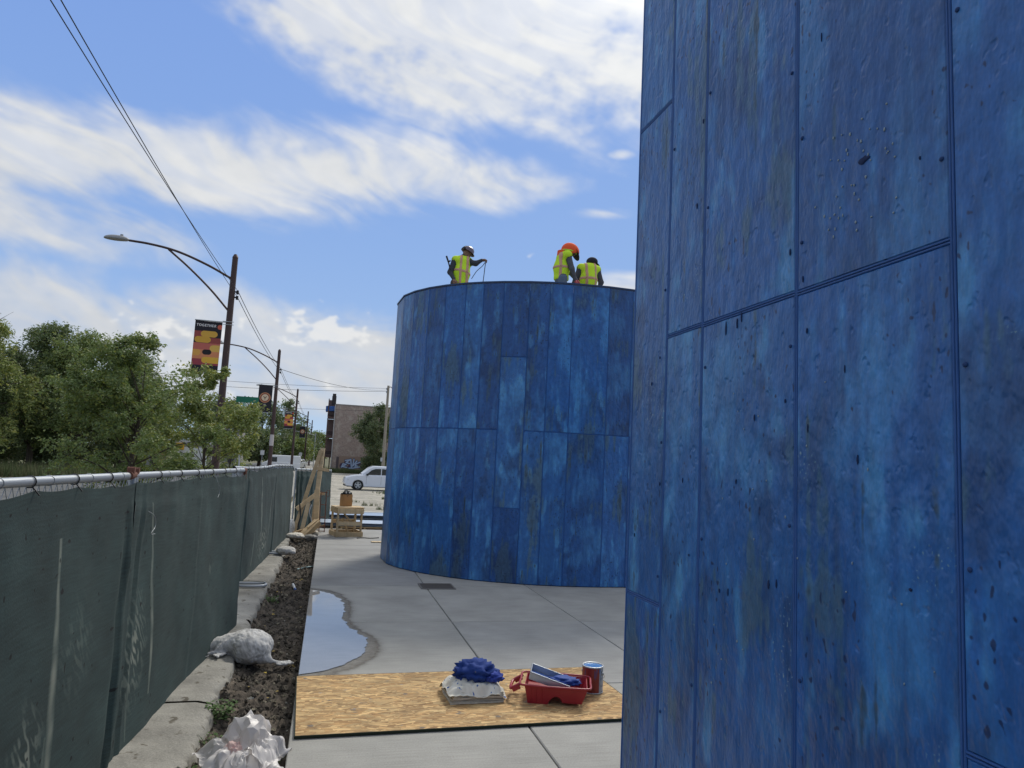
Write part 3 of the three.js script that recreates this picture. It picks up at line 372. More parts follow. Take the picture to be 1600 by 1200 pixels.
{
  const w1 = std({ map: fenceTex(3, [[0.755, 0.05, 0.719, 0.86, 0.013, 0.8, -0.006], [0.735, 0.10, 0.725, 0.30, 0.008, 0.4, 0]], [[0.67, 0.27, 0.06, 0.2, 1.0], [0.80, 0.5, 0.08, 0.2, 0.35]]), bumpMap: per(T.weaveBump, 0.1, 0.2), bumpScale: 0.001, roughness: 0.9 });
  const w2 = std({ map: fenceTex(9, [[0.162, 0.14, 0.093, 0.92, 0.010, 0.8, 0.012], [0.055, 0.03, 0.04, 0.42, 0.006, 0.4, 0]], [[0.06, 0.36, 0.075, 0.27, 1.0], [0.62, 0.5, 0.04, 0.05, 0.6]]), bumpMap: per(T.weaveBump, 0.1, 0.2), bumpScale: 0.001, roughness: 0.9 });
  const w3 = std({ map: fenceTex(15, [[0.66, 0.30, 0.61, 0.92, 0.022, 0.75, -0.01], [0.45, 0.08, 0.46, 0.40, 0.012, 0.7, 0], [0.90, 0.25, 0.92, 0.75, 0.016, 0.6, 0]], [[0.72, 0.22, 0.20, 0.24, 1.3]]), bumpMap: per(T.weaveBump, 0.1, 0.2), bumpScale: 0.001, roughness: 0.9 });
  const w4 = std({ map: fenceTex(21, [], [[0.5, 0.4, 0.3, 0.3, 0.3]]), bumpMap: per(T.weaveBump, 0.1, 0.2), bumpScale: 0.001, roughness: 0.9 });
  const fx = (z) => -0.83 - 0.083 * (z + 7.85);
  fencePanel('screened_fence', 'green-screened fence panel with one long pale scratch and loose creased seam edge', [fx(-1.3), -1.3], [fx(-4.62), -4.62], -0.03, 1.585, { seed: 3, mat: w1, tie: 0.42, rise: -0.01, sag: 0.0, crease: [[3.2, 0.035, 0.034, 0.05]] });
  const p2 = fencePanel('screened_fence', 'green-screened fence panel with scuffed cloth beside the tied grey sandbag', [fx(-4.60), -4.60], [-0.83, -7.86], -0.04, 1.575, { seed: 9, mat: w2, tie: 0.46, rise: -0.018, crease: [[0.06, 0.03, 0.02, 0.1], [1.5, 0.05, -0.008, 0.0]] });
  obj('rail_sleeve', [bbox(0.04, 0.055, 0.05, 0.006, 0, 1.60, 0.05, 0, 0.08), bbox(0.04, 0.05, 0.045, 0.006, 0.0, 1.597, -0.05, 0, 0.08), bar([0, 1.578, 0.09], [-0.002, 1.577, -0.09], 0.0235)], M.rust, p2.root);
  obj('corner_clamp', [bar(p2.P(3.18, 1.555), p2.P(3.27, 1.555), 0.025), bar(p2.P(3.24, 1.47), p2.P(3.24, 1.57), 0.025)], M.rust, p2.root);
  obj('loose_wire', tube([p2.P(1.9, 1.53, 0.03), p2.P(1.93, 1.46, 0.05), p2.P(1.98, 1.44, 0.05), p2.P(1.99, 1.38, 0.05), p2.P(1.95, 1.35, 0.05)], 0.002, 20, 4), M.galv, p2.root);
  obj('loose_wire', tube([p2.P(0.18, 1.36, 0.05), p2.P(0.28, 1.32, 0.06), p2.P(0.31, 1.26, 0.06), p2.P(0.24, 1.22, 0.06), p2.P(0.32, 1.21, 0.06)], 0.002, 20, 4), M.galv, p2.root);
  const bx = (z) => -1.06 - 0.05 * (z + 10.3);
  fencePanel('screened_fence', 'green-screened fence panel with a wide pale worn streak behind the U-shaped foot', [bx(-9.3), -9.3], [bx(-13.25), -13.25], -0.02, 1.545, { seed: 15, mat: w3, tie: 0.5, rise: -0.02, sag: 0.02, crease: [[0.9, 0.06, 0.02, 0.1]] });
  fencePanel('screened_fence', 'narrow green-screened fence panel beside the leaning timber brace', [bx(-13.24), -13.24], [bx(-16.4), -16.4], -0.02, 1.53, { seed: 22, mat: w4, tie: 0.5, rise: -0.04, sag: 0.0, s1: 0.05, crease: [[0.06, 0.06, 0.03, 0.0]] });
  fencePanel('screened_fence', 'green-screened fence panel turned across the walk behind the timber brace', [-0.72, -17.4], [0.09, -20.2], -0.08, 1.40, { seed: 31, mat: w4, tie: 0.35, rise: -0.05, shear: 0.0, crease: [[0.35, 0.06, 0.06, 0], [0.7, 0.05, -0.05, 0.1], [1.2, 0.08, 0.05, 0], [0.1, 0.05, 0.05, 0]] });
  // bent post standing loose between the panels
  const post = thing('loose_steel_upright', 'pale loose fence post with hanging cloth tail at the panel gap', 'post', [-0.98, 0, -8.35]); obj('post', bar([0.0, -0.02, 0], [0.02, 1.56, 0], 0.02), M.galv, post);
  obj('cloth_tail', grid(6, 40, (u, v) => { const y = mix(1.3, 0.06, v); return [0.04 + (u - 0.5) * (0.05 + 0.05 * v) + 0.03 * noise3(y * 4, u, 3), y, 0.05 + 0.03 * noise3(y * 6, u * 2, 7), u * 0.1, v]; }), std({ map: per(T.weave, 0.3), color: new THREE.Color(2.6, 2.3, 2.3), roughness: 0.9 }), post);
  // U-shaped steel feet lying on the curb
  const foot = (x, z, len, label) => { const f = thing('fence_stand', label, 'fence foot', [x, 0.0, z], 0, undefined); obj('tube', tube([[-len * 0.6, 0.022, 0.10], [len * 0.35, 0.022, 0.10], [len * 0.47, 0.022, 0.06], [len * 0.47, 0.022, -0.06], [len * 0.35, 0.022, -0.10], [-len * 0.6, 0.022, -0.10]], 0.020, 60, 8), M.galv, f); obj('end_cap', [bar([len * 0.46, 0.0, 0.0], [len * 0.46, 0.06, 0.0], 0.014)], M.galv, f); };
  foot(-0.92, -10.05, 0.5, 'U-shaped galvanised fence foot lying bare on the curb'); foot(-0.82, -13.25, 0.36, 'galvanised fence foot weighed down by the small round sandbag');
}
// ---------------------------------------------------------------- street lamps with banners, wires
function lampGeoms() {
  const H = 9.25; return {
    pole: [(() => { const g = new THREE.CylinderGeometry(0.10, 0.145, H, 8, 1); g.translate(0, H / 2, 0); return g; })(), (() => { const g = new THREE.CylinderGeometry(0.05, 0.11, 0.12, 8); g.translate(0, H + 0.06, 0); return g; })()],
    base: [box(0.42, 0.25, 0.42, 0, 0.125, 0), box(0.34, 0.5, 0.34, 0, 0.5, 0)],
    arm: [tube([[-0.05, 8.45, 0], [-0.9, 8.86, 0], [-2.0, 9.25, 0], [-2.9, 9.40, 0], [-3.55, 9.44, 0]], 0.042, 40, 8)],
    brace: [tube([[-0.05, 7.25, 0], [-0.7, 7.95, 0], [-1.5, 8.68, 0], [-2.25, 9.28, 0]], 0.036, 30, 8)],
    head: [(() => { const s = new THREE.SphereGeometry(0.5, 20, 12); s.scale(0.84, 0.26, 0.36); displace(s, (v) => { if (v.y < -0.02) v.y = -0.02 - (v.y + 0.02) * -0.35; v.x *= 1; }); s.translate(-3.95, 9.45, 0); return s; })(), bar([-3.8, 9.5, 0], [-3.8, 9.62, 0], 0.05)],
    ins: [box(0.10, 0.05, 0.05, 0.14, 7.98, 0), box(0.10, 0.05, 0.05, 0.14, 7.78, 0), bar([0.19, 7.90, 0], [0.19, 8.04, 0], 0.045), bar([0.19, 7.70, 0], [0.19, 7.84, 0], 0.045)],
  };
}
{
  const G = lampGeoms(), grey = std({ color: srgb(150, 150, 148), roughness: 0.5 });
  const rows = [[27, 'street lamp with bare brown pole behind the young leafy tree, carrying the TOGETHER banner'], [51, 'street lamp with a white sticker band round its pole and a black emblem banner'], [81, 'street lamp behind the sticker-banded one, carrying a small orange banner'], [122, 'street lamp carrying the smallest black banner, far down the street'], [152, 'bannerless street lamp at the far end of the row']];
  rows.forEach(([z, label], i) => { const t = thing('street_lamp', label, 'street lamp', [-3.86, -0.50, -z], 0, 'street lamps along the kerb'); obj('pole', G.pole, M.pole, t); obj('base', G.base, M.pole, t); obj('arm', G.arm, M.pole, t); obj('brace', G.brace, M.pole, t); obj('lamp_head', G.head, grey, t); obj('insulator', G.ins, M.black, t); if (i === 1) obj('sticker_band', (() => { const g = new THREE.CylinderGeometry(0.137, 0.139, 0.75, 8, 1, true); g.translate(0, 3.1, 0); return g; })(), std({ color: srgb(190, 182, 178), roughness: 0.8 }), t); });
  // banner prints
  const canv = (w, h, f) => { const c = document.createElement('canvas'); c.width = w; c.height = h; const x = c.getContext('2d'); f(x, w, h); const t = new THREE.CanvasTexture(c); t.colorSpace = THREE.SRGBColorSpace; return t; };
  const pill = (x, a, b, w, h, col) => { x.fillStyle = col; const r = h / 2; x.beginPath(); x.arc(a + r, b + r, r, Math.PI / 2, Math.PI * 1.5); x.lineTo(a + w - r, b); x.arc(a + w - r, b + r, r, -Math.PI / 2, Math.PI / 2); x.closePath(); x.fill(); };
  const together = (x, w, h) => { x.fillStyle = '#26222a'; x.fillRect(0, 0, w, h); x.fillStyle = '#9c4a44'; x.fillRect(0, h * 0.20, w * 0.55, h * 0.14); x.fillRect(w * 0.6, h * 0.32, w * 0.4, h * 0.12); x.fillStyle = '#c4695a'; x.fillRect(0, h * 0.43, w, h * 0.14); x.fillStyle = '#d98a5c'; x.fillRect(0, h * 0.56, w, h * 0.2); x.fillStyle = '#9c4048'; x.fillRect(0, h * 0.74, w, h * 0.12); pill(x, w * 0.24, h * 0.19, w * 0.62, h * 0.12, '#dba845'); pill(x, w * 0.03, h * 0.305, w * 0.6, h * 0.12, '#d9a53f'); pill(x, w * 0.62, h * 0.46, w * 0.5, h * 0.13, '#e0b256'); pill(x, -w * 0.2, h * 0.56, w * 0.5, h * 0.12, '#e0a34e'); pill(x, w * 0.36, h * 0.555, w * 0.34, h * 0.10, '#231d20'); pill(x, w * 0.36, h * 0.70, w * 0.7, h * 0.12, '#e2b13f'); x.fillStyle = '#d9694f'; x.beginPath(); x.arc(w * 0.93, h * 0.10, w * 0.10, 0, 7); x.fill(); x.fillStyle = '#e8e2dc'; x.font = 'bold ' + Math.round(w * 0.145) + 'px sans-serif'; x.textBaseline = 'middle'; x.textAlign = 'left'; x.fillText('TOGETHER', w * 0.055, h * 0.085); x.fillStyle = '#26222a'; x.fillRect(0, h * 0.86, w, h * 0.14); };
  const emblem = (x, w, h) => { x.fillStyle = '#232229'; x.fillRect(0, 0, w, h); x.fillStyle = '#c08a62'; x.beginPath(); x.arc(w / 2, h * 0.46, w * 0.40, 0, 7); x.fill(); x.fillStyle = '#8a4a3a'; x.beginPath(); x.arc(w / 2, h * 0.46, w * 0.34, 0, 7); x.fill(); x.fillStyle = '#d8c0a0'; x.beginPath(); x.arc(w / 2, h * 0.46, w * 0.26, 0, 7); x.fill(); x.strokeStyle = '#3a2a2a'; x.lineWidth = w * 0.05; x.beginPath(); x.moveTo(w * 0.38, h * 0.42); x.lineTo(w * 0.5, h * 0.47); x.lineTo(w * 0.62, h * 0.42); x.moveTo(w * 0.5, h * 0.47); x.lineTo(w * 0.5, h * 0.53); x.stroke(); x.fillStyle = '#d8c8bc'; x.fillRect(w * 0.40, h * 0.70, w * 0.2, h * 0.012); };
  const tt = canv(256, 540, together), te = canv(256, 540, emblem);
  const banner = (z, map, label, cat) => { const t = thing('pole_banner', label, cat, [-3.86, -0.5, -z], 0, 'banners on the street lamps'); const top = 6.82, w = 0.90, h = 1.86; const g = grid(10, 16, (u, v) => [-0.22 - w + u * w, top - h + v * h, 0.05 * Math.sin(v * 3 + z) * Math.sin(u * 2.2) + 0.02, u, v]); obj('cloth', g, std({ map, roughness: 0.8, side: THREE.DoubleSide }), t); obj('bracket', [bar([-0.05, top + 0.015, 0.02], [-1.14, top + 0.015, 0.02], 0.018), bar([0.18, top + 0.03, 0.11], [-0.2, top + 0.03, 0.11], 0.012), bar([0.18, top - 0.08, 0.11], [-0.2, top - 0.08, 0.11], 0.012)], M.galv, t); obj('bracket', bar([-0.05, top - h - 0.015, 0.02], [-1.14, top - h - 0.015, 0.02], 0.018), M.galv, t); };
  banner(27, tt, 'banner lettered TOGETHER with orange and yellow rounded bars above the young tree', 'banner'); banner(51, te, 'black banner with a round tan emblem on the sticker-banded lamp', 'banner'); banner(81, tt, 'small orange and yellow banner beyond the black emblem banner', 'banner'); banner(122, te, 'smallest black emblem banner far down the street', 'banner');
  // wires
  const wire = (a, b, sag, label, r = 0.013) => { const pts = []; for (let i = 0; i <= 12; i++) { const t = i / 12; pts.push([mix(a[0], b[0], t), mix(a[1], b[1], t) - sag * 4 * t * (1 - t), mix(a[2], b[2], t)]); } tag(obj('overhead_wire', tube(pts, r, 36, 5), M.wire), label, 'wire', 'overhead wires'); };
  const pairLabel = (dy, w) => (dy ? 'lower' : 'upper') + ' wire of the pair ' + w;
  for (const dy of [0, -0.22]) { wire([-3.66, 7.52 + dy, -27], [-4.2 + (dy ? 0.30 : -0.10), 8.15, 6], 0.35, pairLabel(dy, 'rising overhead from the TOGETHER banner lamp'), 0.009); wire([-3.66, 7.52 + dy, -27], [-3.66, 7.52 + dy, -51], 0.2, pairLabel(dy, 'between the TOGETHER banner lamp and the sticker-banded lamp')); wire([-3.66, 7.52 + dy, -51], [-3.66, 7.52 + dy, -81], 0.3, pairLabel(dy, 'between the sticker-banded lamp and the small orange banner lamp')); wire([-3.66, 7.52 + dy, -81], [-3.66, 7.52 + dy, -122], 0.4, pairLabel(dy, 'beyond the small orange banner lamp down the street')); }
  wire([-3.66, 7.5, -51], [6.8, 10.8, -95], 0.5, 'overhead wire slanting from the sticker-banded lamp to the utility pole', 0.018);
  wire([6.8, 11.0, -95], [-32, 10.6, -92], 0.5, 'topmost overhead wire crossing the street from the utility pole', 0.02); wire([6.8, 10.6, -95], [-32, 9.8, -92], 0.6, 'lower of the close overhead wires crossing the street from the utility pole', 0.022); wire([6.85, 8.0, -95], [-32, 7.4, -92], 0.4, 'single low overhead wire crossing the street before the brick building', 0.018);
}
// ---------------------------------------------------------------- utility pole
{
  const t = thing('utility_pole', 'weathered wooden utility pole behind the white car', 'utility pole', [6.95, -0.62, -95]); obj('pole', (() => { const g = new THREE.CylinderGeometry(0.15, 0.22, 12.0, 12); g.translate(0, 6.0, 0); return g; })(), std({ color: srgb(150, 142, 128), roughness: 0.95, bumpMap: per(T.noise, 0.5), bumpScale: 0.01 }), t);
  obj('bracket_arm', [tube([[0, 11.7, 0], [0.35, 11.85, 0], [0.55, 11.5, 0], [0.55, 11.1, 0]], 0.05, 16, 6)], M.black, t); obj('insulator', [bar([-0.2, 11.4, 0], [-0.2, 11.7, 0], 0.06), bar([-0.2, 11.0, 0], [-0.2, 11.3, 0], 0.06)], M.galv, t);
  obj('meter_box', box(0.25, 0.5, 0.2, -0.25, 2.2, 0.1), M.galv, t);
}
// ---------------------------------------------------------------- trees
function treeParts(o) {   // returns crown and wood geometries about the foot
  const r = rng(o.seed), pos = [], col = [], wood = []; const lobes = [];
  for (let i = 0; i < o.lobes; i++) { const a = r() * 6.283, e = r(), q = Math.pow(r(), 0.45); const y = o.y0 + (o.h - o.y0) * (0.06 + 0.88 * e), prof = Math.sin(Math.PI * clamp(0.12 + 0.80 * Math.pow(e, o.skew || 0.8))); lobes.push({ p: V(Math.cos(a) * o.R * q * prof, y, Math.sin(a) * o.R * q * prof), r: o.lobeR * (0.6 + 0.7 * r()) }); }
  lobes.push({ p: V((r() - 0.5) * o.R * 0.3, o.h - o.lobeR * 0.6, 0), r: o.lobeR * 0.7 });
  const trunkTop = o.y0 + (o.h - o.y0) * 0.55; const tp = (t) => V(Math.sin(t * 2.2 + o.seed) * o.tr * 1.5 * t, trunkTop * t, Math.cos(t * 1.7) * o.tr * t);
  const limb = (a, b, ra, rb) => { const mid = a.clone().lerp(b, 0.5); mid.y += a.distanceTo(b) * 0.08; mid.x += (r() - 0.5) * 0.2 * o.lobeR; wood.push(bar(a.toArray(), mid.toArray(), ra, (ra + rb) / 2, 6), bar(mid.toArray(), b.toArray(), (ra + rb) / 2, rb, 5)); };
  for (let i = 0; i < 6; i++) wood.push(bar(tp(i / 6).toArray(), tp((i + 1) / 6).toArray(), mix(o.tr, o.tr * 0.45, i / 6), mix(o.tr, o.tr * 0.45, (i + 1) / 6), 8));
  for (const l of lobes) { const t = clamp((l.p.y - o.lobeR) / trunkTop * 0.85, 0.25, 1); limb(tp(t), l.p, o.tr * 0.36 * (1.3 - t), o.tr * 0.06); }
  const per = Math.floor(o.leaves / lobes.length), q = new THREE.Quaternion(), u = V(), w = V(), c = V();
  for (const l of lobes) {
    const twigs = []; for (let k = 0; k < (o.twigs || 14); k++) { const d = V(r() * 2 - 1, r() * 1.7 - 0.75, r() * 2 - 1).normalize(); twigs.push(d.multiplyScalar(l.r * (0.75 + 0.5 * r()))); }
    for (let k = 0; k < per; k++) {
      const tw = twigs[Math.floor(r() * twigs.length)], t = Math.pow(r(), 0.6); c.copy(l.p).addScaledVector(tw, t); const sp = l.r * (o.spread || 0.2); c.x += (r() + r() - 1) * sp; c.y += (r() + r() - 1) * sp - (o.droop || 0) * t * t * l.r; c.z += (r() + r() - 1) * sp;
      if (c.y < o.y0 * 0.7) continue;
      const s = o.leaf * (0.6 + 0.8 * r()); u.set(r() * 2 - 1, r() * 1.1 - 0.85, r() * 2 - 1).normalize(); w.set(r() * 2 - 1, r() * 2 - 1, r() * 2 - 1).cross(u).normalize(); const W = s * (o.slim || 0.5), fold = w.clone().cross(u).multiplyScalar(s * 0.12);
      const A = c.clone(), B = c.clone().addScaledVector(u, s * 0.5).addScaledVector(w, W * 0.5).add(fold), C = c.clone().addScaledVector(u, s), D = c.clone().addScaledVector(u, s * 0.5).addScaledVector(w, -W * 0.5).add(fold);
      for (const p of [A, B, C, A, C, D]) pos.push(p.x, p.y, p.z);
      const m = 0.75 + 0.5 * r(), y = r() < 0.18 ? 1 : 0, k3 = o.col; for (let e = 0; e < 6; e++) col.push(k3[0] * m * (1 + y * 0.55), k3[1] * m * (1 + y * 0.25), k3[2] * m * (1 - y * 0.1));
    }
    for (const tw of twigs) if (r() < 0.5) wood.push(bar(l.p.toArray(), l.p.clone().add(tw).toArray(), o.tr * 0.06, o.tr * 0.02, 4));
  }
  const g = new THREE.BufferGeometry(); g.setAttribute('position', new THREE.Float32BufferAttribute(pos, 3)); g.setAttribute('color', new THREE.Float32BufferAttribute(col, 3)); g.computeVertexNormals(); return { crown: g, trunk: mergeGeometries(wood.map(clean)) };
}
const leafMat = phy({ vertexColors: true, roughness: 0.75, transmission: 0.42, thickness: 0, side: THREE.DoubleSide }), bark = std({ color: srgb(78, 68, 58), roughness: 1, bumpMap: per(T.noise, 0.5), bumpScale: 0.02 });
function tree(name, label, x, z, o, group, turn = 0) { const t = thing(name, label, 'tree', [x, o.foot === undefined ? th(x, z) : o.foot, z], turn, group), p = treeParts(o); obj('trunk', p.trunk, bark, t); const m = new THREE.Mesh(p.crown, leafMat); m.name = 'crown'; m.castShadow = m.receiveShadow = true; t.add(m); return t; }
const G1 = [0.205, 0.275, 0.075], G2 = [0.265, 0.32, 0.085], G3 = [0.13, 0.18, 0.065], G4 = [0.26, 0.32, 0.10], G5 = [0.16, 0.22, 0.08];
tree('street_tree', 'young broad-leaved street tree in front of the TOGETHER banner lamp', -3.25, -21, { seed: 3, h: 4.55, y0: 1.3, R: 1.45, lobes: 26, lobeR: 0.42, tr: 0.06, leaves: 15000, leaf: 0.085, slim: 0.6, col: G2, skew: 0.55, spread: 0.28, twigs: 9, foot: -0.5 }, 'young street trees');
tree('street_tree', 'bushy street tree with wispy top beside the dark wood', -4.35, -18, { seed: 11, h: 4.9, y0: 1.2, R: 1.75, lobes: 40, lobeR: 0.46, tr: 0.08, leaves: 30000, leaf: 0.075, slim: 0.5, col: G1, skew: 0.8, spread: 0.30, twigs: 12, foot: -0.5 }, 'young street trees');
tree('street_tree', 'low light-green sapling at the foot of the sticker-banded lamp', -4.0, -32, { seed: 17, h: 2.9, y0: 0.9, R: 1.3, lobes: 16, lobeR: 0.4, tr: 0.05, leaves: 8000, leaf: 0.09, slim: 0.6, col: G4, spread: 0.3, foot: -0.5 }, 'young street trees');
{
  const rows = [[-24.6, -55, 11.4, 5.0, G2, 'willow-like feathery tree with yellow-green drooping fringe', 1.1], [-22.5, -63, 11.6, 4.0, G5, 'tall dark tree beside the drooping feathery one'], [-19.4, -62, 10.8, 3.8, G1, 'rounded mid-green tree between the dark tree and the street tree'], [-28.5, -63, 13.0, 4.6, G3, 'dark tree partly cut off by the edge of the lot'], [-16.2, -64, 9.8, 3.4, G5, 'shady tree behind the bushy street tree'], [-24.0, -70, 10.5, 4.2, G3, 'deep-shaded tree at the back of the wood'], [-18.5, -72, 9.2, 4.0, G3, 'low dark tree behind the rounded one'], [-29, -72, 10.5, 4.4, G3, 'dark tree at the back behind the feathery tree']];
  rows.forEach(([x, z, h, R, c, label, droop], i) => tree('roadside_tree', label, x, z, { seed: 40 + i * 7, h, y0: 2.0, R, lobes: 46, lobeR: 1.25, tr: 0.26, leaves: i < 5 ? 34000 : 12000, leaf: droop ? 0.26 : 0.20, slim: droop ? 0.32 : 0.45, col: c, spread: 0.28, droop: droop || 0, twigs: 16 }, 'trees of the roadside wood'));
  for (let i = 0; i < 9; i++) { const r = rng(600 + i), x = -31 + i * 1.9 + r(), z = -66 - r() * 10; tree('understory_bush', 'dark bush filling the shade under the roadside wood', x, z, { seed: 300 + i, h: 3.6 + r() * 1.2, y0: 0.2, R: 1.8, lobes: 16, lobeR: 0.8, tr: 0.06, leaves: 3800, leaf: 0.22, slim: 0.5, col: G3, spread: 0.4 }, 'bushes under the roadside wood'); }
  for (let i = 0; i < 9; i++) { const r = rng(700 + i), x = -37 + i * 2.3 + r(), z = -80 - r() * 5; tree('hedge_bush', 'tall dark bush of the hedge closing off the back of the wood', x, z, { seed: 400 + i, h: 5 + r() * 1.5, y0: 0.2, R: 2.6, lobes: 18, lobeR: 1.2, tr: 0.08, leaves: 4200, leaf: 0.34, slim: 0.6, col: G3, spread: 0.4 }, 'hedge behind the roadside wood'); }
  const far = [[-16, -118, 10, 5.5, G5], [-11.5, -128, 11.6, 5.0, G3], [-8.2, -142, 12.6, 5.2, G5], [-19, -132, 10, 5.5, G3], [-13.5, -108, 6.4, 4.2, G3], [-10.0, -112, 5.2, 3.4, G5], [-2.6, -168, 7.4, 4, G1], [-6.2, -160, 8, 4.2, G3], [-25, -115, 11, 5.5, G3], [-5.6, -126, 4.6, 3, G1]];
  far.forEach(([x, z, h, R, c], i) => tree('far_street_tree', ['dense tree beyond the grey building', 'tallest dense tree far beyond the emblem banner', 'dark tree behind the small orange banner', 'dark tree at the end of the side street', 'low dark tree over the parked vans', 'small tree beside the red traffic signal', 'light tree at the end of the street beside the brick building', 'dark tree behind the smallest black banner', 'dense tree behind the shop with blue panels', 'small light tree by the far traffic lights'][i], x, z, { seed: 90 + i * 5, h, y0: 1.6, R, lobes: 36, lobeR: 1.5, tr: 0.25, leaves: 9000, leaf: 0.36, slim: 0.6, col: c, spread: 0.35 }, 'trees down the street'));
  tree('wall_tree', 'bushy tree growing against the brick wall by the utility pole', 6.3, -101, { seed: 77, h: 9.9, y0: 0.6, R: 2.9, lobes: 44, lobeR: 1.15, tr: 0.16, leaves: 26000, leaf: 0.24, slim: 0.5, col: G3, spread: 0.3, skew: 0.9 });
}
// tall grass before the wood, tufts in the lot
{
  const blade = (() => { const g = new THREE.BufferGeometry(); const p = []; const r = rng(3); for (let i = 0; i < 9; i++) { const a = r() * 6.28, l = 0.5 + r() * 0.6, w = 0.03, bx = (r() - 0.5) * 0.3, bz = (r() - 0.5) * 0.3, c = Math.cos(a), s = Math.sin(a); p.push(bx - s * w, 0, bz + c * w, bx + s * w, 0, bz - c * w, bx + c * 0.25 * l, l, bz + s * 0.25 * l); } g.setAttribute('position', new THREE.Float32BufferAttribute(p, 3)); g.computeVertexNormals(); return g; })();
  const scat = (name, label, n, fn, seed) => { const r = rng(seed), im = new THREE.InstancedMesh(blade, std({ roughness: 0.9, side: THREE.DoubleSide }), n), m = new THREE.Matrix4(), c = new THREE.Color(); for (let i = 0; i < n; i++) { const [x, z, s, hue] = fn(r); m.compose(V(x, th(x, z) - 0.03 + (z < -31 && x > -1.6 ? 0.03 : 0), z), new THREE.Quaternion().setFromAxisAngle(V(0, 1, 0), r() * 6.28), V(s, s * (0.7 + r() * 0.6), s)); im.setMatrixAt(i, m); c.setRGB(...mixc([0.07, 0.11, 0.03], [0.20, 0.19, 0.09], hue * r())); im.setColorAt(i, c); } im.name = name; im.userData = { kind: 'stuff', label }; im.castShadow = im.receiveShadow = true; scene.add(im); };
  scat('tall_grass', 'tall seeding grass along the far side of the street', 2600, (r) => [-34 + r() * 20, -52 - r() * 9, 0.45 + r() * 0.6, 1], 5);
  scat('lot_weeds', 'low weeds in the cracks of the pale lot', 620, (r) => { const k = r(); if (k < 0.62) return [3.0 + Math.pow(r(), 0.7) * 5, -47.5 - r() * 3, 0.12 + r() * 0.16, 0.5]; const row = Math.floor(r() * 6); return [0.3 + ((row * 2.37) % 3.3) + r() * r() * 1.6, [-29, -32.5, -36, -38.5, -42, -33.5][row] - r() * 0.3, 0.10 + r() * 0.14, 0.7]; }, 6);
  scat('verge_grass', 'grass strip at the foot of the brick building', 1500, (r) => [-1.4 + r() * 14, -103.4 - r() * 4.2, 0.5 + r() * 0.3, 0.5], 7);
}
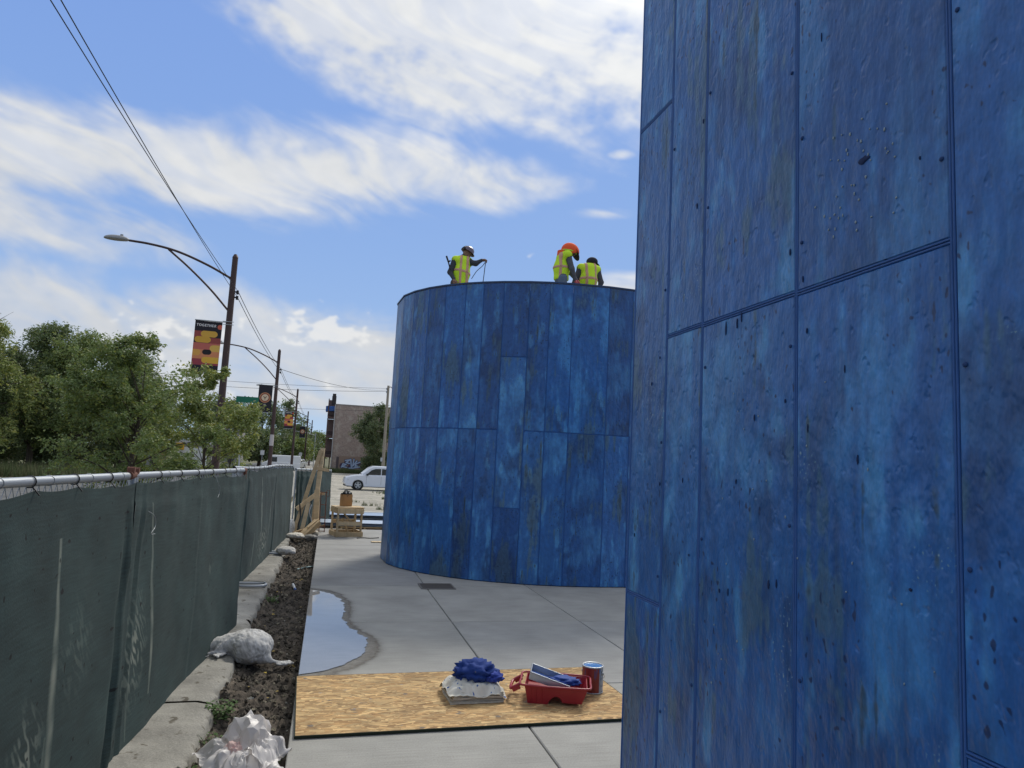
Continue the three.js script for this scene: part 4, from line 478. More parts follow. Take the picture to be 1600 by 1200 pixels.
// ---------------------------------------------------------------- brick building
{
  const t = thing('brick_building', 'three-storey brown brick building with graffiti and timber back porches', 'building', [0, -0.62, -108]); const bm = std({ map: per(T.brick, 3.2, 3.2), roughness: 0.95 }), stone = std({ color: srgb(150, 144, 136), roughness: 0.9 });
  obj('wall', box(13, 9.9, 12, 6.95, 4.95, -6, 0, 0, 0), bm, t); obj('parapet_cap', box(13.1, 0.14, 12.1, 6.95, 9.97, -6), stone, t);
  const ch = obj('chimney', [box(0.62, 1.3, 0.7, 0.12, 10.6, -1.2), box(0.5, 0.4, 0.6, 0.12, 11.4, -1.2)], std({ color: srgb(58, 54, 54), roughness: 0.9 }), t);
  obj('downspout', bar([0.36, 0, 0.12], [0.36, 9.9, 0.12], 0.075), std({ color: srgb(176, 172, 166), roughness: 0.5 }), t);
  const pw = std({ color: srgb(96, 74, 66), roughness: 0.9 }), pd = std({ color: srgb(60, 48, 46), roughness: 0.9 });
  for (let k = 0; k < 3; k++) { const y = 2.2 + k * 2.9; obj('porch_deck', box(1.05, 0.22, 3, -0.12, y, -1.6), pw, t); obj('porch_rail', box(0.95, 0.5, 0.06, -0.12, y + 0.6, -0.15), pd, t); obj('porch_post', box(0.14, 2.7, 0.14, -0.60, y + 1.4, -0.18), pw, t); obj('porch_wall', box(0.9, 2.6, 0.05, -0.1, y + 1.4, -2.2), std({ color: srgb(112, 94, 88), roughness: 0.9 }), t); }
  obj('porch_post', box(0.16, 2.2, 0.16, -0.60, 1.1, -0.18), pd, t); obj('porch_post', box(0.16, 2.2, 0.16, 0.1, 1.1, -0.18), pd, t);
  const tarp = displace(new THREE.BoxGeometry(1.35, 0.75, 2.6, 8, 5, 8), (v) => { v.x += noise3(v.x * 2, v.y * 2, v.z) * 0.14; v.y += noise3(v.x * 2, v.y * 2, v.z * 2 + 5) * 0.14; }); tarp.translate(-0.28, 9.3, -1.6); obj('porch_tarp', tarp, std({ color: srgb(46, 92, 158), roughness: 0.6 }), t);
  const win = (x, y, w, h, arch) => { const g = obj('window', box(w, h, 0.06, x, y, 0.01), std({ color: srgb(96, 84, 82), roughness: 0.9 }), t); obj('sill', box(w + 0.2, 0.12, 0.14, x, y - h / 2 - 0.06, 0.06), stone, g); if (arch) { const a = new THREE.CylinderGeometry(w / 2, w / 2, 0.06, 16, 1, false, -Math.PI / 2, Math.PI); a.rotateX(Math.PI / 2); a.scale(1, 0.35, 1); a.translate(x, y + h / 2 - 0.001, 0.012); obj('arch', a, std({ color: srgb(104, 90, 86), roughness: 0.9 }), g); } };
  win(1.55, 1.25, 0.95, 2.1, true); win(6.0, 4.6, 0.9, 1.9, true); win(6.0, 7.6, 0.9, 1.8, true);
  // graffiti tag: pale blue lettering on purple
  const c = document.createElement('canvas'); c.width = 512; c.height = 300; const x = c.getContext('2d'); x.fillStyle = '#96806f'; x.fillRect(0, 0, 512, 300); x.fillStyle = '#5a4354'; for (const [a, b, r] of [[80, 200, 60], [430, 190, 60], [250, 230, 70], [160, 130, 50]]) { x.beginPath(); x.arc(a, b, r, 0, 7); x.fill(); }
  const stroke = (w, col) => { x.strokeStyle = col; x.lineWidth = w; x.lineCap = 'round'; x.lineJoin = 'round'; x.beginPath(); x.moveTo(60, 230); x.lineTo(150, 170); x.lineTo(90, 160); x.lineTo(70, 215); x.lineTo(170, 235); x.moveTo(130, 90); x.lineTo(220, 70); x.lineTo(150, 130); x.lineTo(215, 150); x.moveTo(235, 60); x.lineTo(260, 220); x.moveTo(300, 60); x.lineTo(285, 200); x.lineTo(360, 90); x.moveTo(330, 230); x.lineTo(345, 150); x.lineTo(430, 110); x.moveTo(350, 190); x.lineTo(420, 210); x.lineTo(300, 240); x.lineTo(210, 245); x.stroke(); };
  stroke(46, '#27304e'); stroke(30, '#93a4bd'); stroke(8, '#c6d0dc');
  const gt = new THREE.CanvasTexture(c); gt.colorSpace = THREE.SRGBColorSpace; const gp = new THREE.PlaneGeometry(3.7, 2.1); gp.translate(3.3, 1.35, 0.045); obj('graffiti', gp, std({ map: gt, roughness: 0.95 }), t);
}
// ---------------------------------------------------------------- low shop and grey building behind the trees
{
  const t = thing('shop_building', 'low shop with blue, white and grey panels seen under the trees', 'building', [-15.4, -0.62, -72]); const wall = std({ color: srgb(152, 148, 142), roughness: 0.9 });
  obj('wall', box(8.2, 3.1, 8, 0.6, 1.55, -4), wall, t); const cols = [[-2.9, 0.5, [206, 208, 206]], [-2.2, 0.8, [112, 112, 118]], [-1.45, 0.65, [40, 70, 140]], [-0.75, 0.7, [186, 186, 188]], [-0.1, 0.5, [88, 80, 76]], [0.45, 0.5, [190, 150, 110]], [1.2, 0.8, [226, 220, 170]], [2.3, 1.2, [226, 224, 214]], [3.7, 1.3, [222, 222, 216]]]; for (const [x, w, c] of cols) obj('panel', box(w, 2.5, 0.06, x, 1.25, 0.04), std({ color: srgb(...c), roughness: 0.8 }), t);
  obj('shop_sign', box(0.75, 0.65, 0.08, 1.9, 2.55, 0.12), std({ color: srgb(222, 172, 54), roughness: 0.7 }), t); obj('fascia', box(8.3, 0.35, 0.12, 0.6, 2.95, 0.05), std({ color: srgb(204, 202, 196), roughness: 0.8 }), t);
  const g = thing('grey_building', 'grey two-storey building behind the young street tree', 'building', [-12.6, -0.62, -88]); obj('wall', box(4.6, 5.2, 6, 0, 2.6, -3), std({ color: srgb(140, 138, 136), roughness: 0.9 }), g); obj('roof', box(4.9, 0.2, 6.3, 0, 5.3, -3), std({ color: srgb(90, 86, 84), roughness: 0.9 }), g); for (const x of [-1.2, 0.4, 1.6]) for (const y of [1.6, 3.9]) { const w = obj('window', box(0.8, 1.2, 0.05, x, y, 0.01), std({ color: srgb(70, 76, 84), roughness: 0.2 }), g); obj('sill', box(1.0, 0.08, 0.12, x, y - 0.65, 0.05), M.oldConc, w); }
}
// ---------------------------------------------------------------- cars
function wheelGeo(R, W) { const prof = [[R * 0.62, -W / 2], [R * 0.95, -W / 2], [R, -W / 2 + 0.03], [R, W / 2 - 0.03], [R * 0.95, W / 2], [R * 0.62, W / 2]].map((p) => new THREE.Vector2(...p)); const t = new THREE.LatheGeometry(prof, 28); t.rotateX(Math.PI / 2); return t; }
function buildCar(name, label, pos, turn, o, group) {   // nose towards -x before turning
  const t = thing(name, label, o.cat || 'car', pos, turn, group), paint = phy({ color: srgb(...o.color), roughness: 0.35, clearcoat: 0.8, clearcoatRoughness: 0.1 }), glass = phy({ color: srgb(40, 46, 52), roughness: 0.08, metalness: 0, clearcoat: 1 }), dark = std({ color: srgb(36, 37, 40), roughness: 0.7 });
  const S = (pts) => { const s = new THREE.Shape(); s.moveTo(...pts[0]); for (const p of pts.slice(1)) p.length === 2 ? s.lineTo(...p) : s.quadraticCurveTo(...p); s.closePath(); return s; };
  const ext = (s, w, b) => { const g = new THREE.ExtrudeGeometry(s, { depth: w - 2 * b, bevelEnabled: true, bevelThickness: b, bevelSize: b * 0.6, bevelSegments: 3, curveSegments: 10 }); g.translate(0, 0, -(w - 2 * b) / 2); return g; };
  const W = o.w, R = o.R, fx = o.fx, rx = o.rx, L = o.L;
  const arch = (x) => [[x - R - 0.08, 0.30], [x - R - 0.08, 0.30 + R + 0.02, x - 0.12, 0.36 + R * 1.1], [x, 0.36 + R * 1.14, x + 0.12, 0.36 + R * 1.1], [x + R + 0.08, 0.30 + R + 0.02, x + R + 0.08, 0.30]];
  const body = o.van ? [[0.1, 0.32], ...arch(fx), ...arch(rx), [L - 0.06, 0.32], [L, 0.7], [L, 1.05], [0.5, 1.12], [0.15, 1.0, 0.06, 0.85], [0.0, 0.5]] : [[0.12, 0.34], ...arch(fx), ...arch(rx), [L - 0.1, 0.36], [L, 0.6], [L - 0.02, 1.0], [L - 0.1, 1.08], [1.2, 1.04], [0.7, 1.02, 0.25, 0.90], [0.08, 0.84, 0.04, 0.66], [0.02, 0.5]];
  obj('body', ext(S(body), W, 0.12), paint, t);
  const roofY = o.H; const cab = o.van ? [[0.55, 1.04], [1.15, roofY - 0.08], [1.3, roofY, 1.5, roofY], [L - 0.15, roofY], [L - 0.02, roofY, L - 0.02, 1.04]] : [[1.05, 0.98], [1.75, roofY - 0.14], [1.95, roofY, 2.3, roofY], [L - 0.95, roofY - 0.02], [L - 0.5, roofY - 0.06, L - 0.12, 1.0]];
  obj('cabin', ext(S(cab), W - 0.22, 0.16), paint, t);
  const sideWins = o.van ? [[[0.85, 1.1], [1.25, roofY - 0.2], [1.9, roofY - 0.2], [1.9, 1.1]]] : [[[1.42, 1.07], [1.86, roofY - 0.22], [2.12, roofY - 0.12], [2.52, roofY - 0.11], [2.52, 1.07]], [[2.60, 1.07], [2.60, roofY - 0.11], [3.38, roofY - 0.14], [3.45, 1.07]], [[3.52, 1.10], [3.46, roofY - 0.16], [3.86, roofY - 0.22], [4.18, 1.12]]];
  for (const w of sideWins) for (const s of [1, -1]) { const g = ext(S(w), 0.03, 0.008); g.translate(0, 0, s * (W / 2 - 0.107)); obj('side_window', g, glass, t); }
  const ws = o.van ? board([0.60, 1.10, 0], [1.12, roofY - 0.14, 0], W - 0.5, 0.03, [0, 0, 1]) : board([1.02, 1.03, 0], [1.70, roofY - 0.15, 0], W - 0.5, 0.03, [0, 0, 1]); obj('windscreen', ws, glass, t);
  for (const x of [fx, rx]) for (const s of [1, -1]) { const w = new THREE.Group(); w.name = 'wheel'; w.position.set(x, R, s * (W / 2 - 0.12)); t.add(w); obj('tyre', wheelGeo(R, 0.22), M.rubber, w); const sp = []; for (let k = 0; k < 5; k++) { const g = bbox(0.10, R * 0.6, 0.04, 0.01, 0, R * 0.3, s * 0.085); g.rotateZ(k * 1.2566); sp.push(g); } const ring = new THREE.TorusGeometry(R * 0.62, 0.025, 6, 24); ring.translate(0, 0, s * 0.09); const hub = new THREE.CylinderGeometry(0.07, 0.07, 0.05, 12); hub.rotateX(Math.PI / 2); hub.translate(0, 0, s * 0.09); obj('rim', [...sp, ring, hub], M.galv, w); const disc = new THREE.CylinderGeometry(R * 0.61, R * 0.61, 0.02, 20); disc.rotateX(Math.PI / 2); disc.translate(0, 0, s * 0.03); obj('brake_disc', disc, dark, w); const well = new THREE.CylinderGeometry(R * 1.12, R * 1.12, 0.26, 20, 1, false); well.rotateX(Math.PI / 2); well.translate(0, 0.02, -s * 0.07); obj('wheel_well', well, M.rubber, w); }
  obj('lower_trim', [box(L - 0.35, 0.16, W - 0.1, L / 2, 0.30, 0), bbox(0.3, 0.2, W - 0.16, 0.04, 0.16, 0.36, 0)], dark, t);
  if (!o.van) { for (const s of [1, -1]) { obj('headlight', bbox(0.42, 0.13, 0.16, 0.03, 0.34, 0.80, s * (W / 2 - 0.10), 0, s * 0.35, 0.22), phy({ color: srgb(206, 212, 218), roughness: 0.1, clearcoat: 1 }), t); obj('fog_lamp', bbox(0.2, 0.11, 0.1, 0.02, 0.17, 0.54, s * (W / 2 - 0.16), 0, s * 0.4), dark, t); obj('mirror', bbox(0.14, 0.13, 0.2, 0.03, 1.55, 1.13, s * (W / 2 + 0.06)), dark, t); for (const x of [2.35, 3.25]) obj('door_handle', bbox(0.18, 0.03, 0.03, 0.01, x, 0.94, s * (W / 2 + 0.005)), paint, t); for (const x of [1.5, 2.56, 3.5]) obj('door_seam', box(0.012, 0.6, 0.01, x, 0.72, s * (W / 2 + 0.0005)), dark, t); } obj('grille', bbox(0.06, 0.2, 0.9, 0.02, 0.05, 0.70, 0), dark, t); obj('taillight', box(0.06, 0.2, W - 0.3, L - 0.03, 0.85, 0), std({ color: srgb(140, 24, 26), roughness: 0.3 }), t); obj('roof_rail', [bar([2.0, roofY + 0.07, W / 2 - 0.3], [L - 0.9, roofY + 0.06, W / 2 - 0.3], 0.02), bar([2.0, roofY + 0.07, -(W / 2 - 0.3)], [L - 0.9, roofY + 0.06, -(W / 2 - 0.3)], 0.02)], M.galv, t); }
  return t;
}
buildCar('parked_car', 'white compact SUV parked side-on in front of the brick building', [1.20, -0.615, -53.6], 0.06, { color: [214, 218, 224], w: 1.84, R: 0.36, fx: 0.93, rx: 3.78, L: 4.77, H: 1.68 });
buildCar('parked_van', 'white van parked by the kerb under the far trees', [-8.6, -0.61, -101], 0.02, { cat: 'van', color: [226, 226, 222], w: 1.95, R: 0.36, fx: 0.9, rx: 3.8, L: 4.9, H: 2.0, van: true });
buildCar('moving_car', 'silver car on the street beside the white van', [-5.55, -0.61, -118], 1.3, { color: [186, 188, 190], w: 1.8, R: 0.34, fx: 0.9, rx: 3.6, L: 4.5, H: 1.5 });
// ---------------------------------------------------------------- traffic signals, street name sign
{
  const sig = (x, z, label, lit, mast) => { const t = thing('traffic_light', label, 'traffic light', [x, -0.5, z]); obj('pole', bar([0, 0, 0], [0, mast ? 6.2 : 3.4, 0], 0.08), M.galv, t); if (mast) obj('mast_arm', tube([[0, 5.7, 0], [-mast * 0.5, 6.2, 0], [-mast, 6.25, 0]], 0.06, 16, 6), M.galv, t); const hx = mast ? -mast + 0.3 : 0.22, hy = mast ? 5.7 : 2.85; const h = obj('signal_head', [bbox(0.34, 1.0, 0.26, 0.04, hx, hy, 0.1)], M.black, t); [0.32, 0, -0.32].forEach((d, i) => { const g = new THREE.CylinderGeometry(0.12, 0.12, 0.05, 14); g.rotateX(Math.PI / 2); g.translate(hx, hy + d, 0.25); obj('lens', g, i === 0 && lit ? std({ color: srgb(255, 60, 50), emissive: new THREE.Color(1, 0.08, 0.05), emissiveIntensity: 1.4 }) : std({ color: srgb(46, 40, 34), roughness: 0.3 }), h); }); return [x + hx, -0.5 + hy + 0.32, z + 0.36]; };
  const p = sig(-10.35, -90, 'traffic light showing red beside the young street tree', true, 0); const pl = new THREE.PointLight(new THREE.Color(1, 0.1, 0.06), 0.6, 8); pl.position.set(...p); pl.castShadow = true; scene.add(pl);
  sig(-2.6, -132, 'unlit traffic light on a long mast arm beyond the smallest banner', false, 4.2);
  const s = thing('street_sign', 'green street name sign among the leaves by the TOGETHER banner lamp', 'sign', [-3.42, -0.5, -30]); obj('post', bar([0, 0, 0], [0, 4.45, 0], 0.03), M.galv, s); obj('blade', box(0.85, 0.24, 0.012, 0.1, 4.3, 0.045), std({ color: srgb(26, 112, 84), roughness: 0.5 }), s); obj('blade', box(0.012, 0.24, 0.85, 0, 4.05, 0), std({ color: srgb(26, 112, 84), roughness: 0.5 }), s);
  for (const [x, z, w] of [[-6.4, -100, 'white'], [-2.2, -118, 'pale']]) { const q = thing('parking_sign', w + ' rectangular parking sign on a thin post under the far trees', 'sign', [x - 2.2, -0.5, z]); obj('post', bar([0, 0, 0], [0, 2.6, 0], 0.035), M.galv, q); obj('plate', box(0.5, 0.6, 0.02, 0, 2.2, 0.05), std({ color: srgb(206, 206, 202), roughness: 0.6 }), q); }
}
// ---------------------------------------------------------------- strand board with painting gear
const OSB = 0.0215;
{
  const t = thing('strand_board', 'large strand board sheet with dark green edges lying on the slab', 'board', [1.125, 0, -5.42], 0.033);
  const s = box(2.43, 0.016, 1.23, 0, 0.0135, 0, 0, 0, 0, 0.2); obj('sheet', s, std({ map: per(T.osb, 1.25), roughness: 0.85, bumpMap: per(T.osb, 1.25), bumpScale: 0.0012 }), t);
  const e = std({ color: srgb(34, 44, 30), roughness: 0.9 }); obj('painted_edge', [box(2.44, 0.0165, 0.006, 0, 0.0128, 0.6185), box(2.44, 0.0165, 0.006, 0, 0.0128, -0.6185), box(0.006, 0.0165, 1.23, -1.2185, 0.0128, 0), box(0.006, 0.0165, 1.23, 1.2185, 0.0128, 0)], e, t);
}
{ // folded drop cloth, blue rag on it
  const t = thing('drop_cloth', 'folded pale canvas drop cloth with blue paint spots on the strand board', 'drop cloth', [1.17, OSB, -5.40], 0.06), mats = [[226, 220, 206], [204, 198, 184], [214, 206, 190]].map((c) => std({ color: srgb(...c), map: per(T.fabric, 0.3), roughness: 0.95 }));
  for (let k = 0; k < 6; k++) { const w = 0.40 - k * 0.006, d = 0.34 - (k % 3) * 0.014; const g = displace(new THREE.BoxGeometry(w, 0.011, d, 26, 2, 20), (v) => { const e = Math.max(Math.abs(v.x) / w, Math.abs(v.z) / d) * 2; v.y += 0.006 + k * 0.0135 + 0.006 * noise3(v.x * 9, k * 3, v.z * 9) + 0.010 * k * 0.3 * noise3(v.x * 4, k, v.z * 4) - 0.002 * k * e * e; v.x += 0.012 * noise3(k * 2, v.z * 9, 1) + (k % 2) * 0.006; v.z += 0.012 * noise3(v.x * 9, k * 2, 4); }); obj('fold', g, mats[k % 3], t); }
  const top = grid(46, 40, (u, v) => { const x = (u - 0.5) * 0.43, z = (v - 0.5) * 0.36, e = Math.max(Math.abs(u - 0.5), Math.abs(v - 0.5)) * 2; const h = 0.088 + 0.07 * Math.exp(-((x / 0.17) ** 2) - ((z / 0.13) ** 2)) + 0.020 * Math.abs(noise3(x * 12, 1, z * 12)) + 0.012 * noise3(x * 25, 3, z * 25) - 0.075 * sstep(0.72, 1.0, e) * (0.6 + 0.6 * noise3(x * 8, 7, z * 8)); return [x * (1 + 0.04 * noise3(z * 12, 1, 2)), h, z * (1 + 0.04 * noise3(x * 12, 5, 2)), u * 0.43, v * 0.36]; });
  const ct = tex(256, 256, (u, v) => { const a = tfbm(u, v, 5, 5, 4, 6), s = tfbm(u, v, 14, 14, 2, 33); let c = [216 + a * 40, 212 + a * 40, 198 + a * 40]; if (s > 0.26) c = mixc(c, [44, 84, 150], sstep(0.26, 0.34, s)); return c; }); obj('top_fold', top, std({ map: per(ct, 0.43, 0.36), roughness: 0.95, side: THREE.DoubleSide }), t);
  const rag = (name, label, pos, s, seed, col) => { const g = displace(ico(1, 6), (v) => { const n = v.clone().normalize(); let d = 1, f = 2.8, a = 0.34; for (let i = 0; i < 4; i++) { d += a * (0.5 - Math.abs(noise3(n.x * f + seed, n.y * f, n.z * f + seed)) * 2); f *= 1.9; a *= 0.55; } v.set(n.x * d * s[0], Math.max(-0.4, n.y) * d * s[1], n.z * d * s[2]); }); g.translate(...pos); return tag(obj(name, g, std({ color: srgb(...col), roughness: 0.9 })), label, 'rag'); };
  rag('paint_rag', 'crumpled deep blue paint rag heaped on the drop cloth', [1.19, OSB + 0.165, -5.43], [0.155, 0.085, 0.13], 4, [24, 56, 126]);
  rag('paint_rag', 'small violet-blue rag beside the crumpled blue one', [1.31, OSB + 0.145, -5.35], [0.075, 0.042, 0.06], 9, [48, 68, 150]);
}
{ // red roller tray with a metal liner
  const red = phy({ color: srgb(158, 28, 44), roughness: 0.42, clearcoat: 0.25, clearcoatRoughness: 0.3 }), t = thing('roller_bucket', 'red plastic roller bucket with handle hole beside the paint can', 'roller bucket', [1.775, OSB, -5.285], -0.34);
  const side = (() => { const s = new THREE.Shape(); s.moveTo(-0.185, 0); s.lineTo(-0.045, 0); s.quadraticCurveTo(-0.02, 0.062, 0.02, 0.064); s.quadraticCurveTo(0.055, 0.06, 0.065, 0.022); s.lineTo(0.205, 0.022); s.lineTo(0.245, 0.13); s.lineTo(-0.215, 0.13); s.closePath(); return new THREE.ExtrudeGeometry(s, { depth: 0.006, bevelEnabled: true, bevelThickness: 0.002, bevelSize: 0.002, bevelSegments: 2 }); })();
  const near = side.clone(); near.rotateX(0.14); near.translate(0, 0, 0.135); const far = side.clone(); far.rotateX(-0.14); far.translate(0, 0, -0.141);
  obj('side_wall', near, red, t); obj('side_wall', far, red, t); obj('end_wall', box(0.006, 0.13, 0.29, -0.2, 0.066, 0, 0, 0, 0.2), red, t); obj('end_wall', box(0.006, 0.115, 0.28, 0.222, 0.077, 0, 0, 0, -0.34), red, t);
  obj('floor', [box(0.40, 0.006, 0.27, 0.0, 0.066, 0, 0, 0, -0.06)], red, t);
  const rim = [tube([[-0.235, 0.133, 0.165], [0.24, 0.133, 0.165], [0.262, 0.133, 0.15], [0.268, 0.133, 0], [0.262, 0.133, -0.15], [0.24, 0.133, -0.165], [-0.235, 0.133, -0.165], [-0.25, 0.133, -0.15], [-0.252, 0.133, 0], [-0.25, 0.133, 0.15]], 0.0085, 120, 8, true)]; obj('rim', rim, red, t);
  obj('handle', [tube([[-0.245, 0.125, 0.11], [-0.315, 0.085, 0.10], [-0.325, 0.075, 0.06], [-0.325, 0.075, -0.06], [-0.315, 0.085, -0.10], [-0.245, 0.125, -0.11]], 0.012, 50, 8), box(0.06, 0.03, 0.02, -0.28, 0.09, 0.115, 0, 0, 0.5), box(0.06, 0.03, 0.02, -0.28, 0.09, -0.115, 0, 0, 0.5)], red, t);
  for (const x of [-0.165, -0.125, -0.085, -0.02, 0.05, 0.12, 0.18]) obj('rib', bar([x, x < -0.04 ? 0.006 : 0.072, 0.144], [x * 1.02, 0.125, 0.161], 0.0035, 0.0035, 6), red, t);
  const p = thing('paint_tray', 'silver metal paint tray with blue paint tilted inside the red bucket', 'paint tray', [1.735, OSB + 0.145, -5.285], -0.34); p.rotation.set(0, -0.34, -0.27, 'YXZ'); const sil = std({ color: srgb(172, 178, 184), metalness: 0.6, roughness: 0.35 });
  obj('pan', [box(0.30, 0.003, 0.22, 0, -0.02, 0), box(0.30, 0.05, 0.003, 0, 0.004, 0.111), box(0.30, 0.05, 0.003, 0, 0.004, -0.111), box(0.003, 0.05, 0.222, -0.151, 0.004, 0), box(0.003, 0.03, 0.222, 0.151, -0.006, 0)], sil, p); obj('rolled_rim', [bar([-0.152, 0.03, 0.113], [0.152, 0.028, 0.113], 0.005), bar([-0.152, 0.03, -0.113], [0.152, 0.028, -0.113], 0.005), bar([-0.152, 0.03, 0.113], [-0.152, 0.03, -0.113], 0.005)], sil, p); obj('wet_paint', displace(new THREE.BoxGeometry(0.288, 0.006, 0.21, 20, 1, 16), (v) => { v.y += -0.014 + 0.002 * noise3(v.x * 20, 1, v.z * 20); }), phy({ color: srgb(30, 78, 158), roughness: 0.3, clearcoat: 0.5 }), p);
  const g = displace(ico(1, 5), (v) => { const n = v.clone().normalize(); let d = 1, f = 2.4, a = 0.42; for (let i = 0; i < 4; i++) { d += a * (0.5 - Math.abs(noise3(n.x * f + 3, n.y * f, n.z * f)) * 2); f *= 2; a *= 0.55; } v.set(n.x * d * 0.11, Math.max(-0.5, n.y) * d * 0.034, n.z * d * 0.07); }); g.rotateY(-0.34); g.translate(1.84, OSB + 0.135, -5.25); tag(obj('paint_rag', g, std({ color: srgb(30, 66, 142), roughness: 0.75 })), 'wet blue rag stuffed into the metal paint tray', 'rag');
}
{ // paint can
  const t = thing('paint_can', 'red paint can with paint-filled blue top at the end of the strand board', 'paint can', [2.135, OSB, -5.43], 0.2); const L = (p, s = 36) => new THREE.LatheGeometry(p.map((q) => new THREE.Vector2(...q)), s);
  const lab = tex(512, 128, (u, v) => { const a = tfbm(u, v, 8, 4, 4, 3); let c = [132 + a * 30, 44 + a * 20, 38 + a * 20]; if (u > 0.02 && u < 0.20) c = [150 + a * 40, 160 + a * 40, 170 + a * 40]; if (u > 0.05 && u < 0.17) { const l = Math.sin(v * 90); if (l > 0.4 && tn(u * 90, v * 28, 90, 28, 2) > 0) c = [70, 80, 96]; } const d = tfbm(u, v, 30, 2, 3, 8); if (d > 0.26 && v > 0.5 - d) c = mixc(c, [36, 84, 150], 0.8); return c; });
  obj('body', L([[0, 0], [0.078, 0], [0.082, 0.004], [0.082, 0.19], [0.083, 0.195]]), std({ map: lab, roughness: 0.45 }), t); obj('rim', [L([[0.083, 0.190], [0.086, 0.192], [0.086, 0.199], [0.080, 0.202], [0.074, 0.198], [0.073, 0.192]]), L([[0.082, 0.0], [0.085, 0.002], [0.085, 0.007], [0.082, 0.009]])], M.galv, t); obj('paint_surface', L([[0, 0.194], [0.074, 0.194]]), phy({ color: srgb(74, 134, 200), roughness: 0.25, clearcoat: 0.6 }), t);
  for (const a of [-0.95, 2.19]) obj('handle_ear', (() => { const g = new THREE.CylinderGeometry(0.013, 0.013, 0.008, 14); g.rotateX(Math.PI / 2); g.translate(0, 0.145, 0.085); g.rotateY(a + Math.PI / 2); return g; })(), M.galv, t);
  const w = []; for (let i = 0; i <= 10; i++) { const k = -0.95 + Math.PI / 2 + (i / 10) * Math.PI; w.push([Math.sin(k) * 0.092, 0.145 - 0.07 * Math.sin(i / 10 * Math.PI), Math.cos(k) * 0.092]); } obj('wire_handle', tube(w.map((p) => [p[0], p[1], p[2]]), 0.002, 40, 5), M.galv, t);
}
// ---------------------------------------------------------------- sandbags
function sandbag(label, f, mn, mx, cell, col) { const g = nets((x, y, z) => f(x, y, z) + 0.010 * noise3(x * 14, y * 14, z * 14) + 0.0055 * noise3(x * 38, y * 38, z * 38), mn, mx, cell); const p = g.attributes.position, uv = []; for (let i = 0; i < p.count; i++) uv.push(p.getX(i) + p.getY(i) * 0.6, p.getZ(i) + p.getY(i) * 0.6); g.setAttribute('uv', new THREE.Float32BufferAttribute(uv, 2)); return tag(obj('sandbag', g, std({ color: srgb(...col), map: per(T.fabric, 0.12), bumpMap: per(T.weaveBump, 0.12), bumpScale: 0.002, roughness: 0.9 })), label, 'sandbag'); }
const ell = (x, y, z, c, r) => { const a = Math.hypot((x - c[0]) / r[0], (y - c[1]) / r[1], (z - c[2]) / r[2]); return (a - 1) * Math.min(...r); };
sandbag('plump grey sandbag with a tied neck slumped over the curb', (x, y, z) => { let d = ell(x, y, z, [-0.55, 0.045, -6.82], [0.20, 0.145, 0.19]); d = smin(d, ell(x, y, z, [-0.74, 0.085 + (x + 0.75) * 0.2, -6.82], [0.17, 0.06, 0.17]), 0.05); d = smin(d, ell(x, y, z, [-0.80, 0.028, -6.76], [0.17, 0.022, 0.17]), 0.012); d = smin(d, cap(x, y, z, [-0.42, -0.03, -6.76], [-0.35, -0.055, -6.73], 0.07, 0.018), 0.02); d = smin(d, cap(x, y, z, [-0.35, -0.055, -6.73], [-0.28, -0.065, -6.70], 0.018, 0.018), 0.012); d = smin(d, ell(x, y, z, [-0.235, -0.068, -6.685], [0.06, 0.016, 0.05]), 0.015); d = Math.max(d, -(cap(x, y, z, [-0.66, 0.20, -6.60], [-0.70, -0.02, -6.60], 0.022, 0.03))); return d + 0.03 * Math.abs(noise3(x * 7 + z * 9, y * 6, z * 5)) * sstep(-0.58, -0.72, x); }, [-1.06, -0.2, -7.06], [-0.1, 0.26, -6.42], 0.009, [232, 232, 234]);
sandbag('small round grey sandbag on the fence stand', (x, y, z) => smin(ell(x, y, z, [-0.60, 0.065, -13.2], [0.165, 0.075, 0.15]), ell(x, y, z, [-0.48, 0.05, -13.1], [0.05, 0.03, 0.05]), 0.03), [-0.84, -0.05, -13.42], [-0.38, 0.2, -12.95], 0.012, [222, 220, 218]);
sandbag('flat pale sandbag at the foot of the timber brace', (x, y, z) => ell(x, y, z, [-0.56, 0.03, -15.9], [0.2, 0.07, 0.16]), [-0.82, -0.08, -16.12], [-0.32, 0.16, -15.7], 0.014, [248, 242, 232]);
sandbag('upright pale sandbag leaning in the gap between two fence panels', (x, y, z) => ell(x, y, z, [-0.70, 0.14, -16.7], [0.09, 0.17, 0.10]), [-0.84, -0.08, -16.86], [-0.56, 0.36, -16.54], 0.014, [236, 234, 230]);
